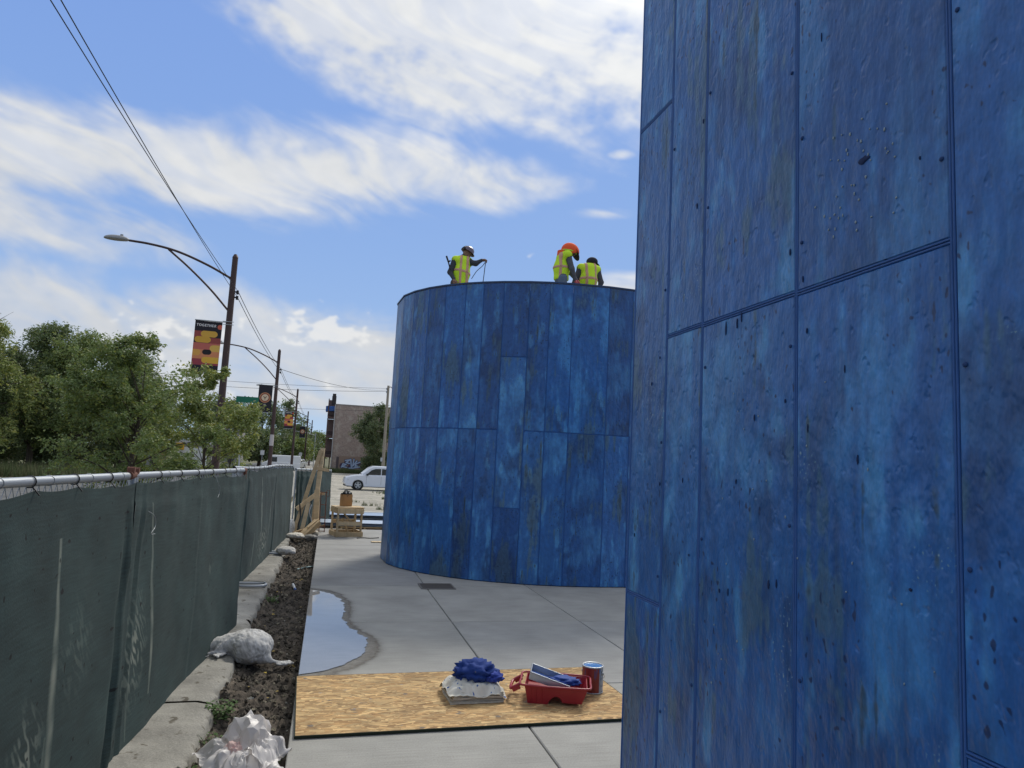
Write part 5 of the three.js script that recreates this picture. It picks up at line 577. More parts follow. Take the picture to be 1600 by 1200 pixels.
// ---------------------------------------------------------------- crumpled plastic bag
{
  const t = thing('plastic_bag', 'crumpled translucent white plastic bag with a pinkish patch lying on the soil', 'bag', [-0.37, -0.09, -4.62]), film = phy({ color: srgb(236, 232, 228), roughness: 0.42, transmission: 0.45, thickness: 0, side: THREE.DoubleSide }), pink = phy({ color: srgb(230, 196, 186), roughness: 0.5, transmission: 0.2, thickness: 0, side: THREE.DoubleSide });
  const crump = (s, seed, c, mat, name, lo) => { const g0 = ico(1, 5); displace(g0, (v) => { const n = v.clone().normalize(); let d = 0.92, f = 1.5, a = 0.44; for (let i = 0; i < 4; i++) { d += a * (0.28 - Math.abs(noise3(n.x * f + seed, n.y * f * 0.8 + seed * 2, n.z * f))); f *= 1.9; a *= 0.52; } v.set(n.x * d * s[0], (n.y < 0 ? n.y * lo : n.y) * d * s[1], n.z * d * s[2]); }); const g = toCreasedNormals(g0, 0.42); g.translate(...c); obj(name, g, mat, t); };
  crump([0.150, 0.19, 0.15], 3, [0.03, 0.09, -0.05], film, 'bag_body', 0.5); crump([0.062, 0.10, 0.06], 8, [-0.035, 0.08, 0.09], pink, 'pink_patch', 0.7);
  const flap = (a, L, W, seed, lift) => { const g = grid(26, 26, (u, v) => { const s = v * L, w = (u - 0.5) * W * (0.45 + 0.8 * v) * (1 + 0.25 * noise3(v * 4, seed, 2)); const f = 0.05 * Math.abs(noise3(u * 4, v * 2.4, seed)) + 0.018 * Math.abs(noise3(u * 9, v * 7, seed + 4)), x = s * Math.cos(a) - w * Math.sin(a), z = s * Math.sin(a) + w * Math.cos(a); const dr = lift * Math.sin(Math.min(1, v * 1.1) * 2.6) + 0.06 * (1 - v); return [0.02 + x + 0.02 * noise3(u * 4, v * 4, seed), 0.012 + Math.max(0, dr) + f, z + 0.02 * noise3(u * 4, v * 4, seed + 9), u, v]; }); obj('flap', toCreasedNormals(g, 0.5), film, t); };
  flap(2.75, 0.25, 0.24, 2, 0.10); flap(1.9, 0.30, 0.22, 5, 0.09); flap(0.55, 0.24, 0.26, 9, 0.11); flap(1.2, 0.28, 0.24, 12, 0.07); flap(-2.4, 0.16, 0.2, 18, 0.13);
  obj('bag_handle', grid(26, 5, (u, v) => { const a = u * 3.9 + 2.4, R = 0.075 + (v - 0.5) * 0.045; return [0.17 + Math.cos(a) * R, 0.06 + 0.05 * Math.sin(a * 1.1) + 0.02 * v, 0.10 + Math.sin(a) * R, u, v]; }), film, t);
}
// ---------------------------------------------------------------- weeds, fallen leaves, litter
{
  const lm = std({ color: new THREE.Color().setRGB(0.07, 0.13, 0.03), roughness: 0.8, side: THREE.DoubleSide }); const leaf = (() => { const g = new THREE.PlaneGeometry(1, 1, 2, 2); displace(g, (v) => { const t = v.y + 0.5; v.x *= Math.sin(Math.PI * clamp(t * 0.94 + 0.04)) * 0.75; v.z = 0.18 * Math.abs(v.x) - 0.2 * t * t; v.y = t; }); return g; })();
  const weed = (x, z, n, s, seed, label) => { const t = thing('weed', label, 'weed', [x, soilH(x, z), z]), r = rng(seed), L = [], st = []; for (let i = 0; i < n; i++) { const a = r() * 6.28, d = Math.sqrt(r()) * s * 1.3, h = r() * s * 1.1, k = s * (0.18 + 0.25 * r()); const g = leaf.clone(); g.scale(k, k, k); g.rotateX(-0.5 - r() * 0.9); g.rotateY(r() * 6.28); g.translate(Math.cos(a) * d, h, Math.sin(a) * d); L.push(g); if (i % 6 === 0) st.push(bar([0, -0.01, 0], [Math.cos(a) * d, h, Math.sin(a) * d], 0.0016, 0.001, 4)); } obj('leaves', L, lm, t); obj('stem', st, lm, t); };
  weed(-0.585, -5.45, 190, 0.085, 3, 'low green weed under the broken curb corner'); weed(-0.585, -4.42, 150, 0.09, 5, 'low green weed between the curb and the plastic bag'); weed(-0.58, -4.95, 60, 0.06, 8, 'sparse weed sprig by the broken curb edge'); weed(-0.56, -9.6, 110, 0.07, 7, 'small weed tuft beside the bare fence stand'); weed(-0.15, -4.75, 40, 0.04, 15, 'thin weed sprig against the slab edge');
  const r = rng(25); for (let i = 0; i < 26; i++) { const z = i === 0 ? -6.9 : -3.8 - r() * 8, x = i === 0 ? -0.17 : -0.58 + r() * 0.44, s = i === 0 ? 0.07 : 0.02 + r() * 0.03; const m = new THREE.Mesh(leaf, std({ color: srgb(...mixc([196, 170, 74], [150, 128, 86], r())), roughness: 0.9, side: THREE.DoubleSide })); m.name = numbered('fallen_leaf'); m.scale.setScalar(s); m.rotation.set(-1.3 - r() * 0.5, r() * 6, 0, 'YXZ'); m.position.set(x, soilH(x, z) + 0.014, z); tag(m, i === 0 ? 'largest yellow fallen leaf beside the slab edge' : 'small dry yellow leaf fallen on the soil strip', 'leaf', 'fallen leaves on the soil'); scene.add(m); }
  const b = thing('marker_tube', 'small white tube with a blue end lying on the soil', 'tube', [-0.33, soilH(-0.33, -10.6) + 0.03, -10.6], 0.2); obj('tube', bar([0, 0.03, -0.12], [0, 0.0, 0.06], 0.018), std({ color: srgb(214, 216, 216), roughness: 0.5 }), b); obj('cap', bar([0, -0.002, 0.06], [0, -0.010, 0.12], 0.019), std({ color: srgb(44, 84, 150), roughness: 0.5 }), b);
  const h = tube([[-0.12, 0, -12.6], [-0.2, 0.01, -12.4], [-0.3, 0.02, -12.45], [-0.36, 0, -12.2]].map((p) => [p[0], soilH(p[0], p[2]) + 0.02 + p[1], p[2]]), 0.012, 30, 6); tag(obj('hose_end', h, std({ color: srgb(150, 176, 178), roughness: 0.5 })), 'short pale hose end on the soil by the slab', 'hose');
}
// ---------------------------------------------------------------- crate, lumber, pallets
{
  const W = M.wood, t = thing('timber_crate', 'open timber frame crate with a diagonal board standing at the slab end', 'crate', [0.49, 0, -16.45], 0.22); const w = 0.52, d = 0.52, h = 0.64; let k = 0; const B = (a, b, ww, tt, up, name = 'board') => obj(name, board(a, b, ww, tt, up, k * 0.37), W[(k++) % 3], t);
  for (const [x, z] of [[-1, 1], [1, 1], [-1, -1], [1, -1]]) B([x * w / 2, 0.002, z * d / 2], [x * w / 2, h - 0.03, z * d / 2], 0.07, 0.036, [0, 0, 1], 'leg');
  for (const z of [1, -1]) { B([-w / 2 - 0.04, 0.06, z * (d / 2 + 0.055)], [w / 2 + 0.04, 0.06, z * (d / 2 + 0.055)], 0.10, 0.03, [0, 1, 0]); B([-w / 2 - 0.03, h - 0.08, z * (d / 2 + 0.055)], [w / 2 + 0.03, h - 0.08, z * (d / 2 + 0.055)], 0.11, 0.03, [0, 1, 0]); B([-w / 2, h * 0.46, z * (d / 2 + 0.055)], [w / 2, h * 0.46, z * (d / 2 + 0.055)], 0.085, 0.03, [0, 1, 0]); }
  for (const x of [1, -1]) { B([x * (w / 2 + 0.036), 0.065, -d / 2], [x * (w / 2 + 0.036), 0.065, d / 2], 0.10, 0.03, [0, 1, 0]); B([x * (w / 2 + 0.036), h - 0.075, -d / 2], [x * (w / 2 + 0.036), h - 0.075, d / 2], 0.11, 0.03, [0, 1, 0]); }
  for (let i = 0; i < 5; i++) B([-w / 2 - 0.05, h - 0.006, -d / 2 + 0.06 + i * 0.108], [w / 2 + 0.05, h - 0.006, -d / 2 + 0.06 + i * 0.108], 0.1, 0.02, [0, 0, 1], 'top_board');
  B([-0.15, h - 0.10, 0.2], [0.06, 0.30, 0.23], 0.07, 0.03, [0, 0, 1], 'diagonal'); B([-0.12, 0.40, 0.16], [0.02, 0.05, 0.16], 0.08, 0.03, [0, 0, 1], 'diagonal');
  const bag = thing('paper_bag', 'open brown paper bag full of dark gloves on the timber crate', 'bag', [0.45, 0.648, -16.5], 0.5); const pm = std({ color: srgb(176, 132, 84), roughness: 0.9, side: THREE.DoubleSide }); const sides = []; for (const [x, z, ry] of [[0, 0.08, 0], [0, -0.08, 0], [0.11, 0, 1.571], [-0.11, 0, 1.571]]) { const q = displace(new THREE.PlaneGeometry(ry ? 0.16 : 0.22, 0.26, 8, 8), (v) => { v.z += 0.008 * noise3(v.x * 20, v.y * 14, x * 9 + z); }); q.rotateY(ry); q.translate(x, 0.13, z); sides.push(q); } obj('paper', sides, pm, bag);
  const gl = displace(ico(1, 4), (v) => { const n = v.clone().normalize(); const k2 = 1 + 0.5 * noise3(n.x * 3, n.y * 3, n.z * 3) + 0.3 * noise3(n.x * 7, n.y * 7, n.z * 7); v.set(n.x * 0.105 * k2, n.y * 0.09 * k2, n.z * 0.075 * k2); }); gl.translate(0, 0.25, 0); obj('glove_heap', gl, std({ color: srgb(34, 36, 34), roughness: 0.8 }), bag); for (const [x, y, z] of [[0.03, 0.3, 0.06], [0.07, 0.29, 0.02], [-0.05, 0.3, 0.05]]) obj('white_tag', box(0.03, 0.04, 0.012, x, y, z + 0.02, 0.3, 0.4, 0.5), std({ color: srgb(220, 220, 214), roughness: 0.7 }), bag);
  const chip = obj('plywood_offcut', box(0.34, 0.012, 0.16, 1.16, 0.012, -15.3, 0, 0.1), W[0]); tag(chip, 'small plywood offcut lying flat beside the blue drum', 'offcut');
  const strap = obj('black_strap', tube([[0.72, 0.012, -15.9], [0.85, 0.012, -16.0], [1.0, 0.012, -15.95], [1.2, 0.012, -16.1]], 0.01, 24, 5), M.black); tag(strap, 'black strap end lying on the slab by the crate', 'strap');
}
{
  const W = M.wood, t = thing('timber_brace', 'A-shaped timber brace propped against the turned fence panel', 'brace', [-0.35, 0, -17.2]); let k = 0; const B = (a, b, ww = 0.09, tt = 0.045, up = [1, 0, 0.2], n = 'board') => obj(n, board([a[0] + 0.35, a[1], a[2]], [b[0] + 0.35, b[1], b[2]], ww, tt, up, k * 0.41), W[(k++) % 3], t);
  B([-0.15, 1.92, -0.10], [-0.24, -0.05, 0.05], 0.10, 0.045, [1, 0, 0.2], 'upright'); B([-0.19, 1.86, -0.05], [-0.66, -0.10, 0.14], 0.085, 0.045, [1, 0, 0.1], 'raking_leg'); B([-0.62, 0.50, 0.13], [-0.16, 0.90, 0.03], 0.095, 0.04, [0, 1, 0], 'cross_piece'); B([-0.37, 0.66, 0.09], [-0.47, 0.0, 0.30], 0.085, 0.045); B([-0.27, 1.45, 0.0], [0.03, 1.40, -0.1], 0.07, 0.04, [0, 1, 0], 'cross_piece'); B([-0.20, 0.95, 0.04], [-0.17, 0.10, 0.12], 0.12, 0.05); B([-0.18, 0.86, -0.04], [-0.02, 0.86, -0.04], 0.06, 0.05, [0, 1, 0], 'cross_piece');
  tag(obj('black_strap', tube([[-0.56, 0.62, -17.0], [-0.52, 0.35, -16.95], [-0.55, 0.12, -16.9], [-0.48, -0.02, -16.85]], 0.016, 30, 6), M.black), 'black strap hanging down from the timber brace', 'strap'); tag(obj('grey_cable', tube([[-0.30, 0.62, -17.0], [-0.33, 0.45, -16.95], [-0.27, 0.26, -16.95], [-0.22, 0.1, -16.9]], 0.012, 30, 6), M.galv), 'grey cable loop hanging inside the timber brace', 'cable');
  const b = thing('timber_post_offcut', 'thick rough timber post offcut tipped up on the rubble', 'offcut', [-0.3, 0, -16.5]); obj('post', board([-0.20, -0.10, 0.22], [0.17, 0.26, -0.22], 0.17, 0.13, [1, 0, 0.5]), M.wood[1], b); obj('split_face', board([-0.03, 0.14, 0.06], [0.19, 0.31, -0.2], 0.06, 0.03, [0, 1, 0]), M.wood[2], b); tag(obj('timber_board', board([-0.62, 0.02, -16.3], [-0.1, 0.16, -16.9], 0.1, 0.04, [0, 1, 0.3]), M.woodOld), 'grey weathered board lying behind the post offcut', 'board');
  const l = thing('rebar_rack', 'narrow rusty rebar ladder frame at the slab corner', 'rack', [-0.03, 0, -17.1]); for (const x of [-0.06, 0.06]) obj('upright', bar([x, -0.02, 0], [x - 0.02, 0.93, 0], 0.011), M.rust, l); for (const y of [0.02, 0.12, 0.34, 0.62, 0.9]) obj('rung', bar([-0.065, y, 0], [0.065, y, 0], 0.009), M.rust, l); obj('hook', tube([[0.05, 0.95, 0], [0.10, 0.95, 0], [0.11, 0.85, 0], [0.07, 0.8, 0]], 0.007, 16, 5), M.rust, l);
  const r = rng(66); for (let i = 0; i < 24; i++) { const s = 0.035 + r() * 0.07, x = -0.75 + r() * 0.62, z = -15.9 - r() * 1.9; const g = displace(ico(1, 2), (v) => { const q = 1 + 0.4 * noise3(v.x * 1.4 + i, v.y * 1.4, v.z * 1.4); v.set(Math.sign(v.x) * Math.pow(Math.abs(v.x), 0.8) * q, v.y * 0.7 * q, v.z * q); }); g.scale(s, s, s); g.translate(x, 0.0 + s * 0.3 - 0.06, z); tag(obj('rubble_stone', toCreasedNormals(g, 0.6), i % 3 ? M.oldConc : std({ color: srgb(206, 200, 188), roughness: 0.95 })), 'broken concrete lump in the rubble under the timber brace', 'stone', 'rubble under the brace'); }
}
{
  const geo = { deck: board([-0.6, 0, 0], [0.6, 0, 0], 0.1, 0.018, [0, 0, 1]), str: board([0, 0, -0.5], [0, 0, 0.5], 0.09, 0.04, [0, 1, 0]) }; const pallet = (x, y, z, turn, label) => { const t = thing('pallet', label, 'pallet', [x, y, z], turn, 'pallets behind the crate'); const P = (n, g, p, m) => { const q = new THREE.Mesh(g, m); q.name = n; q.position.set(...p); q.castShadow = q.receiveShadow = true; t.add(q); }; for (const sx of [-0.57, 0, 0.57]) P('stringer', geo.str, [sx, 0.065, 0], M.wood[1]); for (let i = 0; i < 7; i++) P('deck_board', geo.deck, [0, 0.120, -0.45 + i * 0.15], M.wood[i % 2 ? 0 : 1]); for (const z2 of [-0.45, 0, 0.45]) P('bottom_board', geo.deck, [0, 0.010, z2], M.woodOld); };
  const gy = -0.235; pallet(0.95, gy, -18.75, 0.03, 'lower wooden pallet behind the timber crate'); pallet(0.98, gy + 0.131, -18.78, 0.05, 'upper wooden pallet carrying the near end of the metal sheets'); pallet(2.3, gy, -18.8, -0.02, 'wooden pallet on the ground beside the drum'); pallet(2.3, gy + 0.131, -18.8, 0.01, 'wooden pallet on top of its twin beside the drum'); pallet(0.5, gy - 0.05, -21.2, 0.0, 'wooden pallet under the far stack of metal sheets');
  const sm = [[150, 168, 190], [176, 188, 202], [126, 144, 168]].map((c) => std({ color: srgb(...c), metalness: 0.35, roughness: 0.4 })); const sheets = (x, y, z, w, d, n, label, dy) => { const t = thing('metal_sheet_stack', label, 'sheet stack', [x, y, z]); const r = rng(n); for (let i = 0; i < n; i++) obj('sheet', box(w + r() * 0.1, 0.008, d, (r() - 0.5) * 0.2, 0.006 + i * dy, (r() - 0.5) * 0.15, 0, (r() - 0.5) * 0.03), sm[i % 3], t); };
  sheets(1.5, gy + 0.262, -18.8, 3.0, 0.95, 5, 'blue-grey metal sheets stacked on the near pallets', 0.020); sheets(1.7, gy + 0.08, -21.2, 3.6, 1.0, 7, 'blue-grey metal sheets stacked behind the pallets', 0.045);
  for (let i = 0; i < 4; i++) tag(obj('steel_pipe', bar([-0.2, -0.21 - 0.02 * i, -23.2 - i * 1.15], [4.2, -0.21 - 0.02 * i, -23.3 - i * 1.15], 0.06), i % 2 ? M.galv : std({ color: srgb(92, 84, 76), roughness: 0.9 })), ['dark pipe laid across the ground just behind the metal sheets', 'bright galvanised pipe laid between the two dark pipes', 'dark pipe laid between the two galvanised pipes', 'bright galvanised pipe laid farthest out on the lot'][i], 'pipe', 'pipes laid behind the sheets');
}
// ---------------------------------------------------------------- three workers on the drum roof
function worker(label, at, J, o) {
  const t = thing('person', label, 'person', at, 0, 'workers on the drum roof'); const torso = (x, y, z) => { let d = 9; for (const [a, b, ra, rb] of J.torso) d = smin(d, cap(x, y, z, a, b, ra, rb), 0.07); return d; };
  const limbs = [...J.arms, ...J.legs]; const all = (x, y, z) => { let d = torso(x, y, z); for (const [a, b, ra, rb] of limbs) d = smin(d, cap(x, y, z, a, b, ra, rb), 0.035); for (const [a, b, ra, rb] of J.head) d = smin(d, cap(x, y, z, a, b, ra, rb), 0.025); return d; };
  const body = nets(all, [-0.62, -0.06, -0.5], [0.72, 1.78, 0.5], 0.017); const hands = nets((x, y, z) => { let d = 9; for (const h of J.hands) for (const [a, b, ra, rb] of h) d = smin(d, cap(x, y, z, a, b, ra, rb), 0.006); return d; }, J.hmin, J.hmax, 0.006);
  const C = { skin: [0.26, 0.15, 0.10], shirt: o.shirt, pant: o.pant }; const paintG = (g, f) => { const p = g.attributes.position, c = []; for (let i = 0; i < p.count; i++) c.push(...f(p.getX(i), p.getY(i), p.getZ(i))); g.setAttribute('color', new THREE.Float32BufferAttribute(c, 3)); return g; };
  paintG(body, (x, y, z) => { let h = 9; for (const [a, b, ra, rb] of J.head) h = Math.min(h, cap(x, y, z, a, b, ra, rb)); if (h < 0.012 && y > J.neckY) return C.skin; let b = 9; for (const [a, bb, ra, rb] of J.legs) b = Math.min(b, cap(x, y, z, a, bb, ra, rb)); if (y < 0.13) return [0.03, 0.025, 0.02]; return y < J.waistY && b < 0.05 ? C.pant : C.shirt; }); paintG(hands, () => o.hand || C.skin);
  for (const g of [body, hands]) g.setAttribute('uv', new THREE.Float32BufferAttribute(new Float32Array(g.attributes.position.count * 2), 2)); const merged = mergeGeometries([body, hands]); const bm = new THREE.Mesh(merged, std({ vertexColors: true, roughness: 0.9 })); bm.name = 'body'; bm.castShadow = bm.receiveShadow = true; t.add(bm);
  const vest = (off, extra) => (x, y, z) => { let d = torso(x, y, z) - off - 0.006 * noise3(x * 12, y * 9, z * 12); d = Math.max(d, J.hemY - y, y - J.topY); for (const [a, b, ra, rb] of J.arms) d = Math.max(d, -(cap(x, y, z, a, b, ra * 1.02, rb) - 0.004)); d = Math.max(d, -(Math.hypot(x - J.neck[0], y - J.neck[1], z - J.neck[2]) - 0.085)); return extra ? Math.max(d, extra(x, y, z)) : d; };
  const B = [[-0.4, J.hemY - 0.05, -0.4], [0.45, 1.6, 0.4]]; const vm = obj('vest', nets(vest(0.022), ...B, 0.014), std({ color: srgb(206, 240, 48), roughness: 0.8 }), t);
  const lat = (x, z) => x * J.lat[0] + z * J.lat[1] - J.latC; const st = std({ color: srgb(206, 158, 128), roughness: 0.6 });
  for (const s of o.stripes) obj('reflective_stripe', nets(vest(0.029, (x, y, z) => Math.abs(lat(x, z) - s) - 0.026), ...B, 0.011), st, vm); obj('reflective_stripe', nets(vest(0.029, (x, y) => Math.abs(y - J.bandY - (o.bandTilt || 0) * x) - 0.026), ...B, 0.011), st, vm);
  return t;
}
function hand(p, dir, side, curl) {   // palm with four fingers and a thumb, curling downwards
  const d = V(...dir).normalize(), s = V(...side).normalize(), n = V().crossVectors(d, s), P = (a, b, c) => [p[0] + d.x * a + s.x * b + n.x * c, p[1] + d.y * a + s.y * b + n.y * c, p[2] + d.z * a + s.z * b + n.z * c]; const out = [[P(0, 0, 0), P(0.05, 0, 0), 0.026, 0.03], [P(0.04, -0.025, 0), P(0.06, 0.028, 0), 0.02, 0.02]];
  [[-0.033, 0.062], [-0.011, 0.076], [0.011, 0.08], [0.033, 0.07]].forEach(([b, L]) => { const k = P(0.078, b, 0), m = P(0.078 + L * 0.45 * Math.cos(curl * 0.5), b, L * 0.45 * Math.sin(curl * 0.5)), e = P(0.078 + L * 0.45 * Math.cos(curl * 0.5) + L * 0.5 * Math.cos(curl * 1.6), b, L * 0.45 * Math.sin(curl * 0.5) + L * 0.5 * Math.sin(curl * 1.6)); out.push([k, m, 0.010, 0.0095], [m, e, 0.0095, 0.008]); }); out.push([P(0.02, 0.03, 0), P(0.05, 0.055, 0.015), 0.013, 0.011], [P(0.05, 0.055, 0.015), P(0.078, 0.05, 0.035), 0.011, 0.009]); return out;
}
const roofY = DR.H - 0.155 + 0.05;
const legs = (hx, w, axis = 0) => [-1, 1].flatMap((s) => { const X = (v) => axis ? hx : hx + s * v, Z = (v) => axis ? s * v : 0; return [[[X(w), 0.90, Z(w)], [X(w * 1.1), 0.50, Z(w * 1.1) - 0.02], 0.092, 0.062], [[X(w * 1.1), 0.50, Z(w * 1.1) - 0.02], [X(w * 1.15), 0.09, Z(w * 1.15)], 0.060, 0.045], [[X(w * 1.15), 0.045, Z(w * 1.15) + 0.02], [X(w * 1.15) + (axis ? 0.17 : 0.04), 0.04, Z(w * 1.15) - (axis ? 0 : 0.16)], 0.045, 0.038]]; });
{ // reaching out with a cord
  const J = { torso: [[[-0.02, 0.92, 0], [0.0, 1.12, 0], 0.145, 0.14], [[0.0, 1.12, 0], [0.02, 1.32, -0.01], 0.145, 0.135], [[-0.13, 1.37, 0.02], [0.15, 1.38, -0.05], 0.075, 0.075], [[0.03, 1.38, -0.02], [0.07, 1.46, -0.03], 0.06, 0.055]], head: [[[0.06, 1.44, -0.03], [0.09, 1.49, -0.03], 0.058, 0.06], [[0.10, 1.545, -0.02], [0.115, 1.575, -0.03], 0.088, 0.092], [[0.185, 1.535, -0.07], [0.198, 1.525, -0.075], 0.018, 0.014]], neckY: 1.47, waistY: 0.94, hemY: 0.86, topY: 1.49, bandY: 1.13, neck: [0.06, 1.47, -0.03], lat: [0.97, 0.2], latC: 0.0,
    arms: [[[0.16, 1.37, 0.0], [0.27, 1.33, 0.10], 0.068, 0.052], [[0.27, 1.33, 0.10], [0.385, 1.405, 0.12], 0.052, 0.036], [[-0.15, 1.36, 0.02], [-0.24, 1.10, 0.05], 0.068, 0.052], [[-0.24, 1.10, 0.05], [-0.17, 0.93, 0.18], 0.05, 0.036]], legs: legs(-0.02, 0.10), hmin: [-0.32, 0.74, -0.05], hmax: [0.62, 1.56, 0.34] };
  J.hands = [hand([0.38, 1.41, 0.12], [1, 0.05, 0.05], [0, 0.2, 1], 1.1), hand([-0.17, 0.92, 0.19], [0.2, -0.9, 0.3], [1, 0, 0], 0.9)];
  const t = worker('worker in a yellow vest and hard hat reaching out with a hanging cord', [2.33, roofY, -14.0], J, { shirt: [0.05, 0.055, 0.065], pant: [0.09, 0.075, 0.065], stripes: [-0.01, 0.12], bandTilt: -0.2 });
  const hat = new THREE.LatheGeometry([[0.155, 0], [0.122, 0.008], [0.12, 0.03], [0.11, 0.08], [0.075, 0.12], [0, 0.135]].map((p) => new THREE.Vector2(...p)), 24); hat.rotateZ(-0.45); hat.translate(0.115, 1.575, -0.03); obj('hard_hat', hat, std({ color: srgb(96, 84, 100), roughness: 0.35 }), t); obj('ear_muff', [(() => { const g = new THREE.SphereGeometry(0.045, 12, 10); g.scale(0.7, 1, 1); g.translate(0.04, 1.64, 0.02); return g; })(), (() => { const g = new THREE.TorusGeometry(0.125, 0.012, 6, 20, 3.1); g.rotateZ(-0.3); g.translate(0.10, 1.58, -0.02); return g; })()], M.black, t); obj('collar', nets((x, y, z) => cap(x, y, z, [0.0, 1.42, -0.02], [0.05, 1.47, -0.03], 0.085, 0.075), [-0.12, 1.3, -0.15], [0.18, 1.58, 0.12], 0.016), std({ color: srgb(50, 52, 58), roughness: 0.95 }), t);
  tag(obj('tool_handle', [bar([2.08, roofY + 1.12, -13.85], [2.03, roofY + 1.28, -13.85], 0.014), bar([2.03, roofY + 1.28, -13.85], [1.985, roofY + 1.40, -13.86], 0.018), bar([2.03, roofY + 1.28, -13.85], [2.07, roofY + 1.31, -13.83], 0.016)], M.black), 'black tool handle sticking up behind the worker with the cord', 'tool');
  tag(obj('work_cord', tube([[2.53, roofY + 1.0, -13.9], [2.62, roofY + 1.16, -13.86], [2.74, roofY + 1.29, -13.86], [2.79, roofY + 1.37, -13.87], [2.785, roofY + 1.2, -13.87], [2.765, roofY + 0.9, -13.87], [2.755, roofY + 0.3, -13.87], [2.8, roofY + 0.02, -13.8]], 0.008, 60, 6), M.black), 'thin black cord hanging from the outstretched hand of the worker', 'cord');
}
{ // side-on, orange sun-shade hat
  const J = { torso: [[[-0.02, 0.92, 0], [-0.02, 1.12, 0], 0.125, 0.12], [[-0.02, 1.12, 0], [0.0, 1.30, 0], 0.125, 0.115], [[0.02, 1.34, -0.14], [0.04, 1.35, 0.14], 0.075, 0.075], [[0.04, 1.36, 0], [0.08, 1.43, 0], 0.06, 0.055]], head: [[[0.07, 1.40, 0], [0.11, 1.44, 0], 0.056, 0.06], [[0.15, 1.465, 0], [0.175, 1.475, 0], 0.086, 0.09], [[0.26, 1.43, 0], [0.275, 1.415, 0], 0.018, 0.014]], neckY: 1.42, waistY: 0.95, hemY: 0.88, topY: 1.45, bandY: 1.12, neck: [0.10, 1.44, 0], lat: [1, 0], latC: -0.03,
    arms: [[[0.06, 1.33, 0.14], [0.13, 1.08, 0.18], 0.064, 0.05], [[0.13, 1.08, 0.18], [0.22, 0.88, 0.14], 0.05, 0.036], [[0.06, 1.33, -0.14], [0.20, 1.12, -0.17], 0.064, 0.05], [[0.20, 1.12, -0.17], [0.33, 0.95, -0.10], 0.05, 0.036]], legs: legs(-0.02, 0.10, 1), hmin: [0.1, 0.70, -0.22], hmax: [0.52, 1.05, 0.26] };
  J.hands = [hand([0.22, 0.88, 0.14], [0.35, -0.9, 0], [0, 0, 1], 0.8), hand([0.33, 0.95, -0.10], [0.6, -0.7, 0.1], [0, 0, 1], 0.8)];
  const t = worker('worker in a yellow vest under a wide orange sun-shade hood bending to the roof', [4.11, roofY, -12.8], J, { shirt: [0.10, 0.10, 0.11], pant: [0.12, 0.16, 0.22], stripes: [-0.055], hand: [0.55, 0.12, 0.13] });
  const hood = nets((x, y, z) => { const X = x - 0.14, Y = y - 1.475, c = Math.cos(0.5), s = Math.sin(0.5), u = X * c - Y * s, v = X * s + Y * c; const o = Math.hypot(u / 0.185, v / 0.165, z / 0.165) - 1, i = Math.hypot(u / 0.165, v / 0.148, z / 0.148) - 1; let d = Math.max(o * 0.165, -i * 0.15); d = Math.max(d, -(v * 0.55 - u * 0.5 + 0.055)); return smin(d, Math.max(cap(x, y, z, [-0.01, 1.46, 0], [-0.02, 1.28, 0], 0.085, 0.09) - 0.02, -(cap(x, y, z, [0.03, 1.46, 0], [0.03, 1.28, 0], 0.085, 0.09)), y - 1.47), 0.01); }, [-0.2, 1.2, -0.25], [0.42, 1.76, 0.25], 0.011); const h = obj('sun_hood', hood, std({ color: srgb(240, 92, 42), roughness: 0.8 }), t); const band = new THREE.TorusGeometry(0.158, 0.014, 6, 32); band.rotateX(Math.PI / 2); band.rotateZ(-0.12); band.translate(0.10, 1.45, 0); obj('lime_band', band, std({ color: srgb(190, 214, 60), roughness: 0.7 }), h); const brim = new THREE.CylinderGeometry(0.135, 0.16, 0.012, 28); brim.rotateZ(-1.05); brim.translate(0.245, 1.455, 0); obj('brim', brim, std({ color: srgb(52, 48, 50), roughness: 0.9 }), h);
}
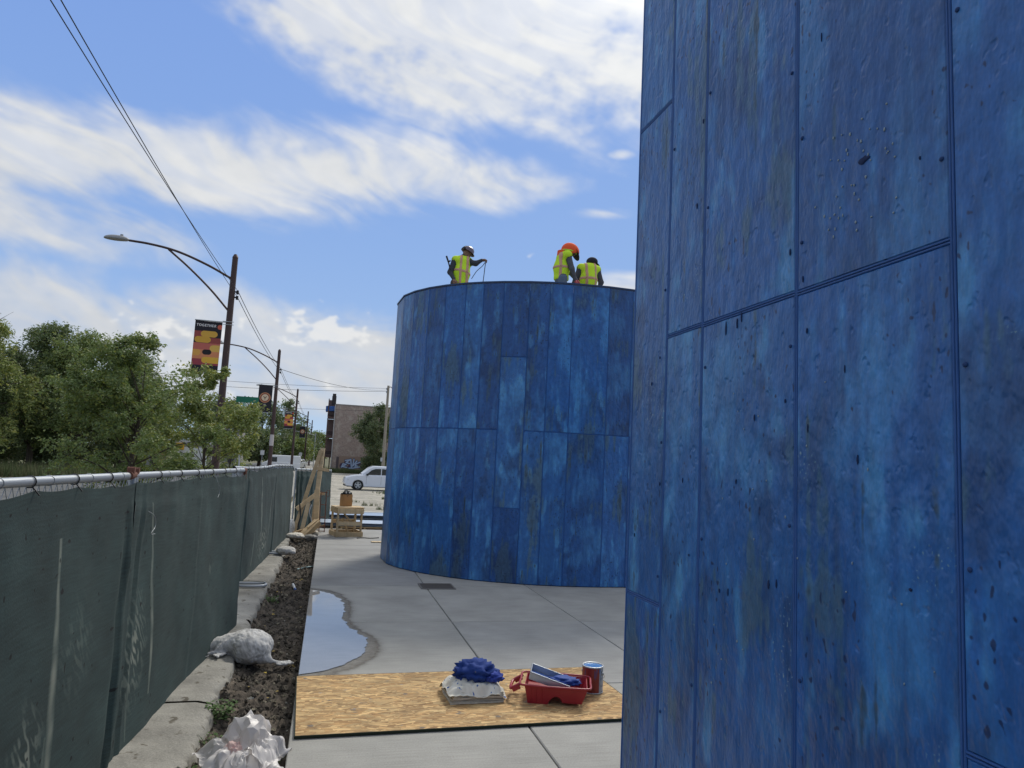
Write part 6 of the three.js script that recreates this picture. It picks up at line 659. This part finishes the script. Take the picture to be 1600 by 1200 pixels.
{ // back turned, dark cap
  const J = { torso: [[[0, 0.88, 0], [0.0, 1.06, 0.02], 0.15, 0.145], [[0.0, 1.06, 0.02], [0.02, 1.24, 0.0], 0.15, 0.14], [[-0.15, 1.29, 0], [0.18, 1.29, 0], 0.075, 0.075], [[0.04, 1.30, 0], [0.08, 1.37, -0.03], 0.06, 0.056]], head: [[[0.08, 1.35, -0.03], [0.095, 1.38, -0.04], 0.058, 0.06], [[0.10, 1.425, -0.05], [0.105, 1.45, -0.06], 0.088, 0.09], [[0.19, 1.41, -0.10], [0.2, 1.4, -0.105], 0.018, 0.014]], neckY: 1.38, waistY: 0.9, hemY: 0.74, topY: 1.41, bandY: 1.06, neck: [0.08, 1.40, -0.03], lat: [1, 0], latC: 0.01,
    arms: [[[-0.17, 1.28, 0], [-0.25, 1.04, -0.02], 0.068, 0.052], [[-0.25, 1.04, -0.02], [-0.33, 0.88, -0.05], 0.05, 0.036], [[0.20, 1.28, 0], [0.28, 1.04, 0.02], 0.068, 0.052], [[0.28, 1.04, 0.02], [0.22, 0.82, 0.0], 0.05, 0.036]], legs: legs(0, 0.11), hmin: [-0.5, 0.64, -0.16], hmax: [0.42, 0.98, 0.14] };
  J.hands = [hand([-0.33, 0.88, -0.05], [-0.6, -0.75, 0], [0, 0, 1], 0.8), hand([0.22, 0.82, 0], [-0.3, -0.9, 0], [0, 0, 1], 0.8)];
  const t = worker('worker in a yellow vest and dark cap with back turned beside the orange-hooded one', [4.78, roofY, -13.2], J, { shirt: [0.07, 0.07, 0.085], pant: [0.06, 0.06, 0.07], stripes: [-0.09, 0.10] });
  const capG = nets((x, y, z) => Math.max(Math.hypot((x - 0.095) / 0.118, (y - 1.465) / 0.095, (z + 0.05) / 0.12) * 0.1 - 0.1, 1.43 - y + (x - 0.1) * 0.1), [-0.08, 1.36, -0.22], [0.28, 1.62, 0.14], 0.012); const c = obj('cap', capG, std({ color: srgb(40, 40, 48), roughness: 0.9 }), t); const peak = new THREE.CylinderGeometry(0.10, 0.11, 0.014, 20, 1, false, 0, Math.PI); peak.rotateY(-0.3); peak.rotateZ(-0.45); peak.translate(0.17, 1.43, -0.07); obj('peak', peak, std({ color: srgb(34, 34, 40), roughness: 0.9 }), c); obj('neck_flap', nets((x, y, z) => cap(x, y, z, [0.15, 1.44, -0.03], [0.195, 1.34, -0.04], 0.035, 0.028), [0.08, 1.26, -0.12], [0.28, 1.52, 0.06], 0.012), std({ color: srgb(44, 44, 52), roughness: 0.95 }), c);
}
renderer.render(scene, camera);
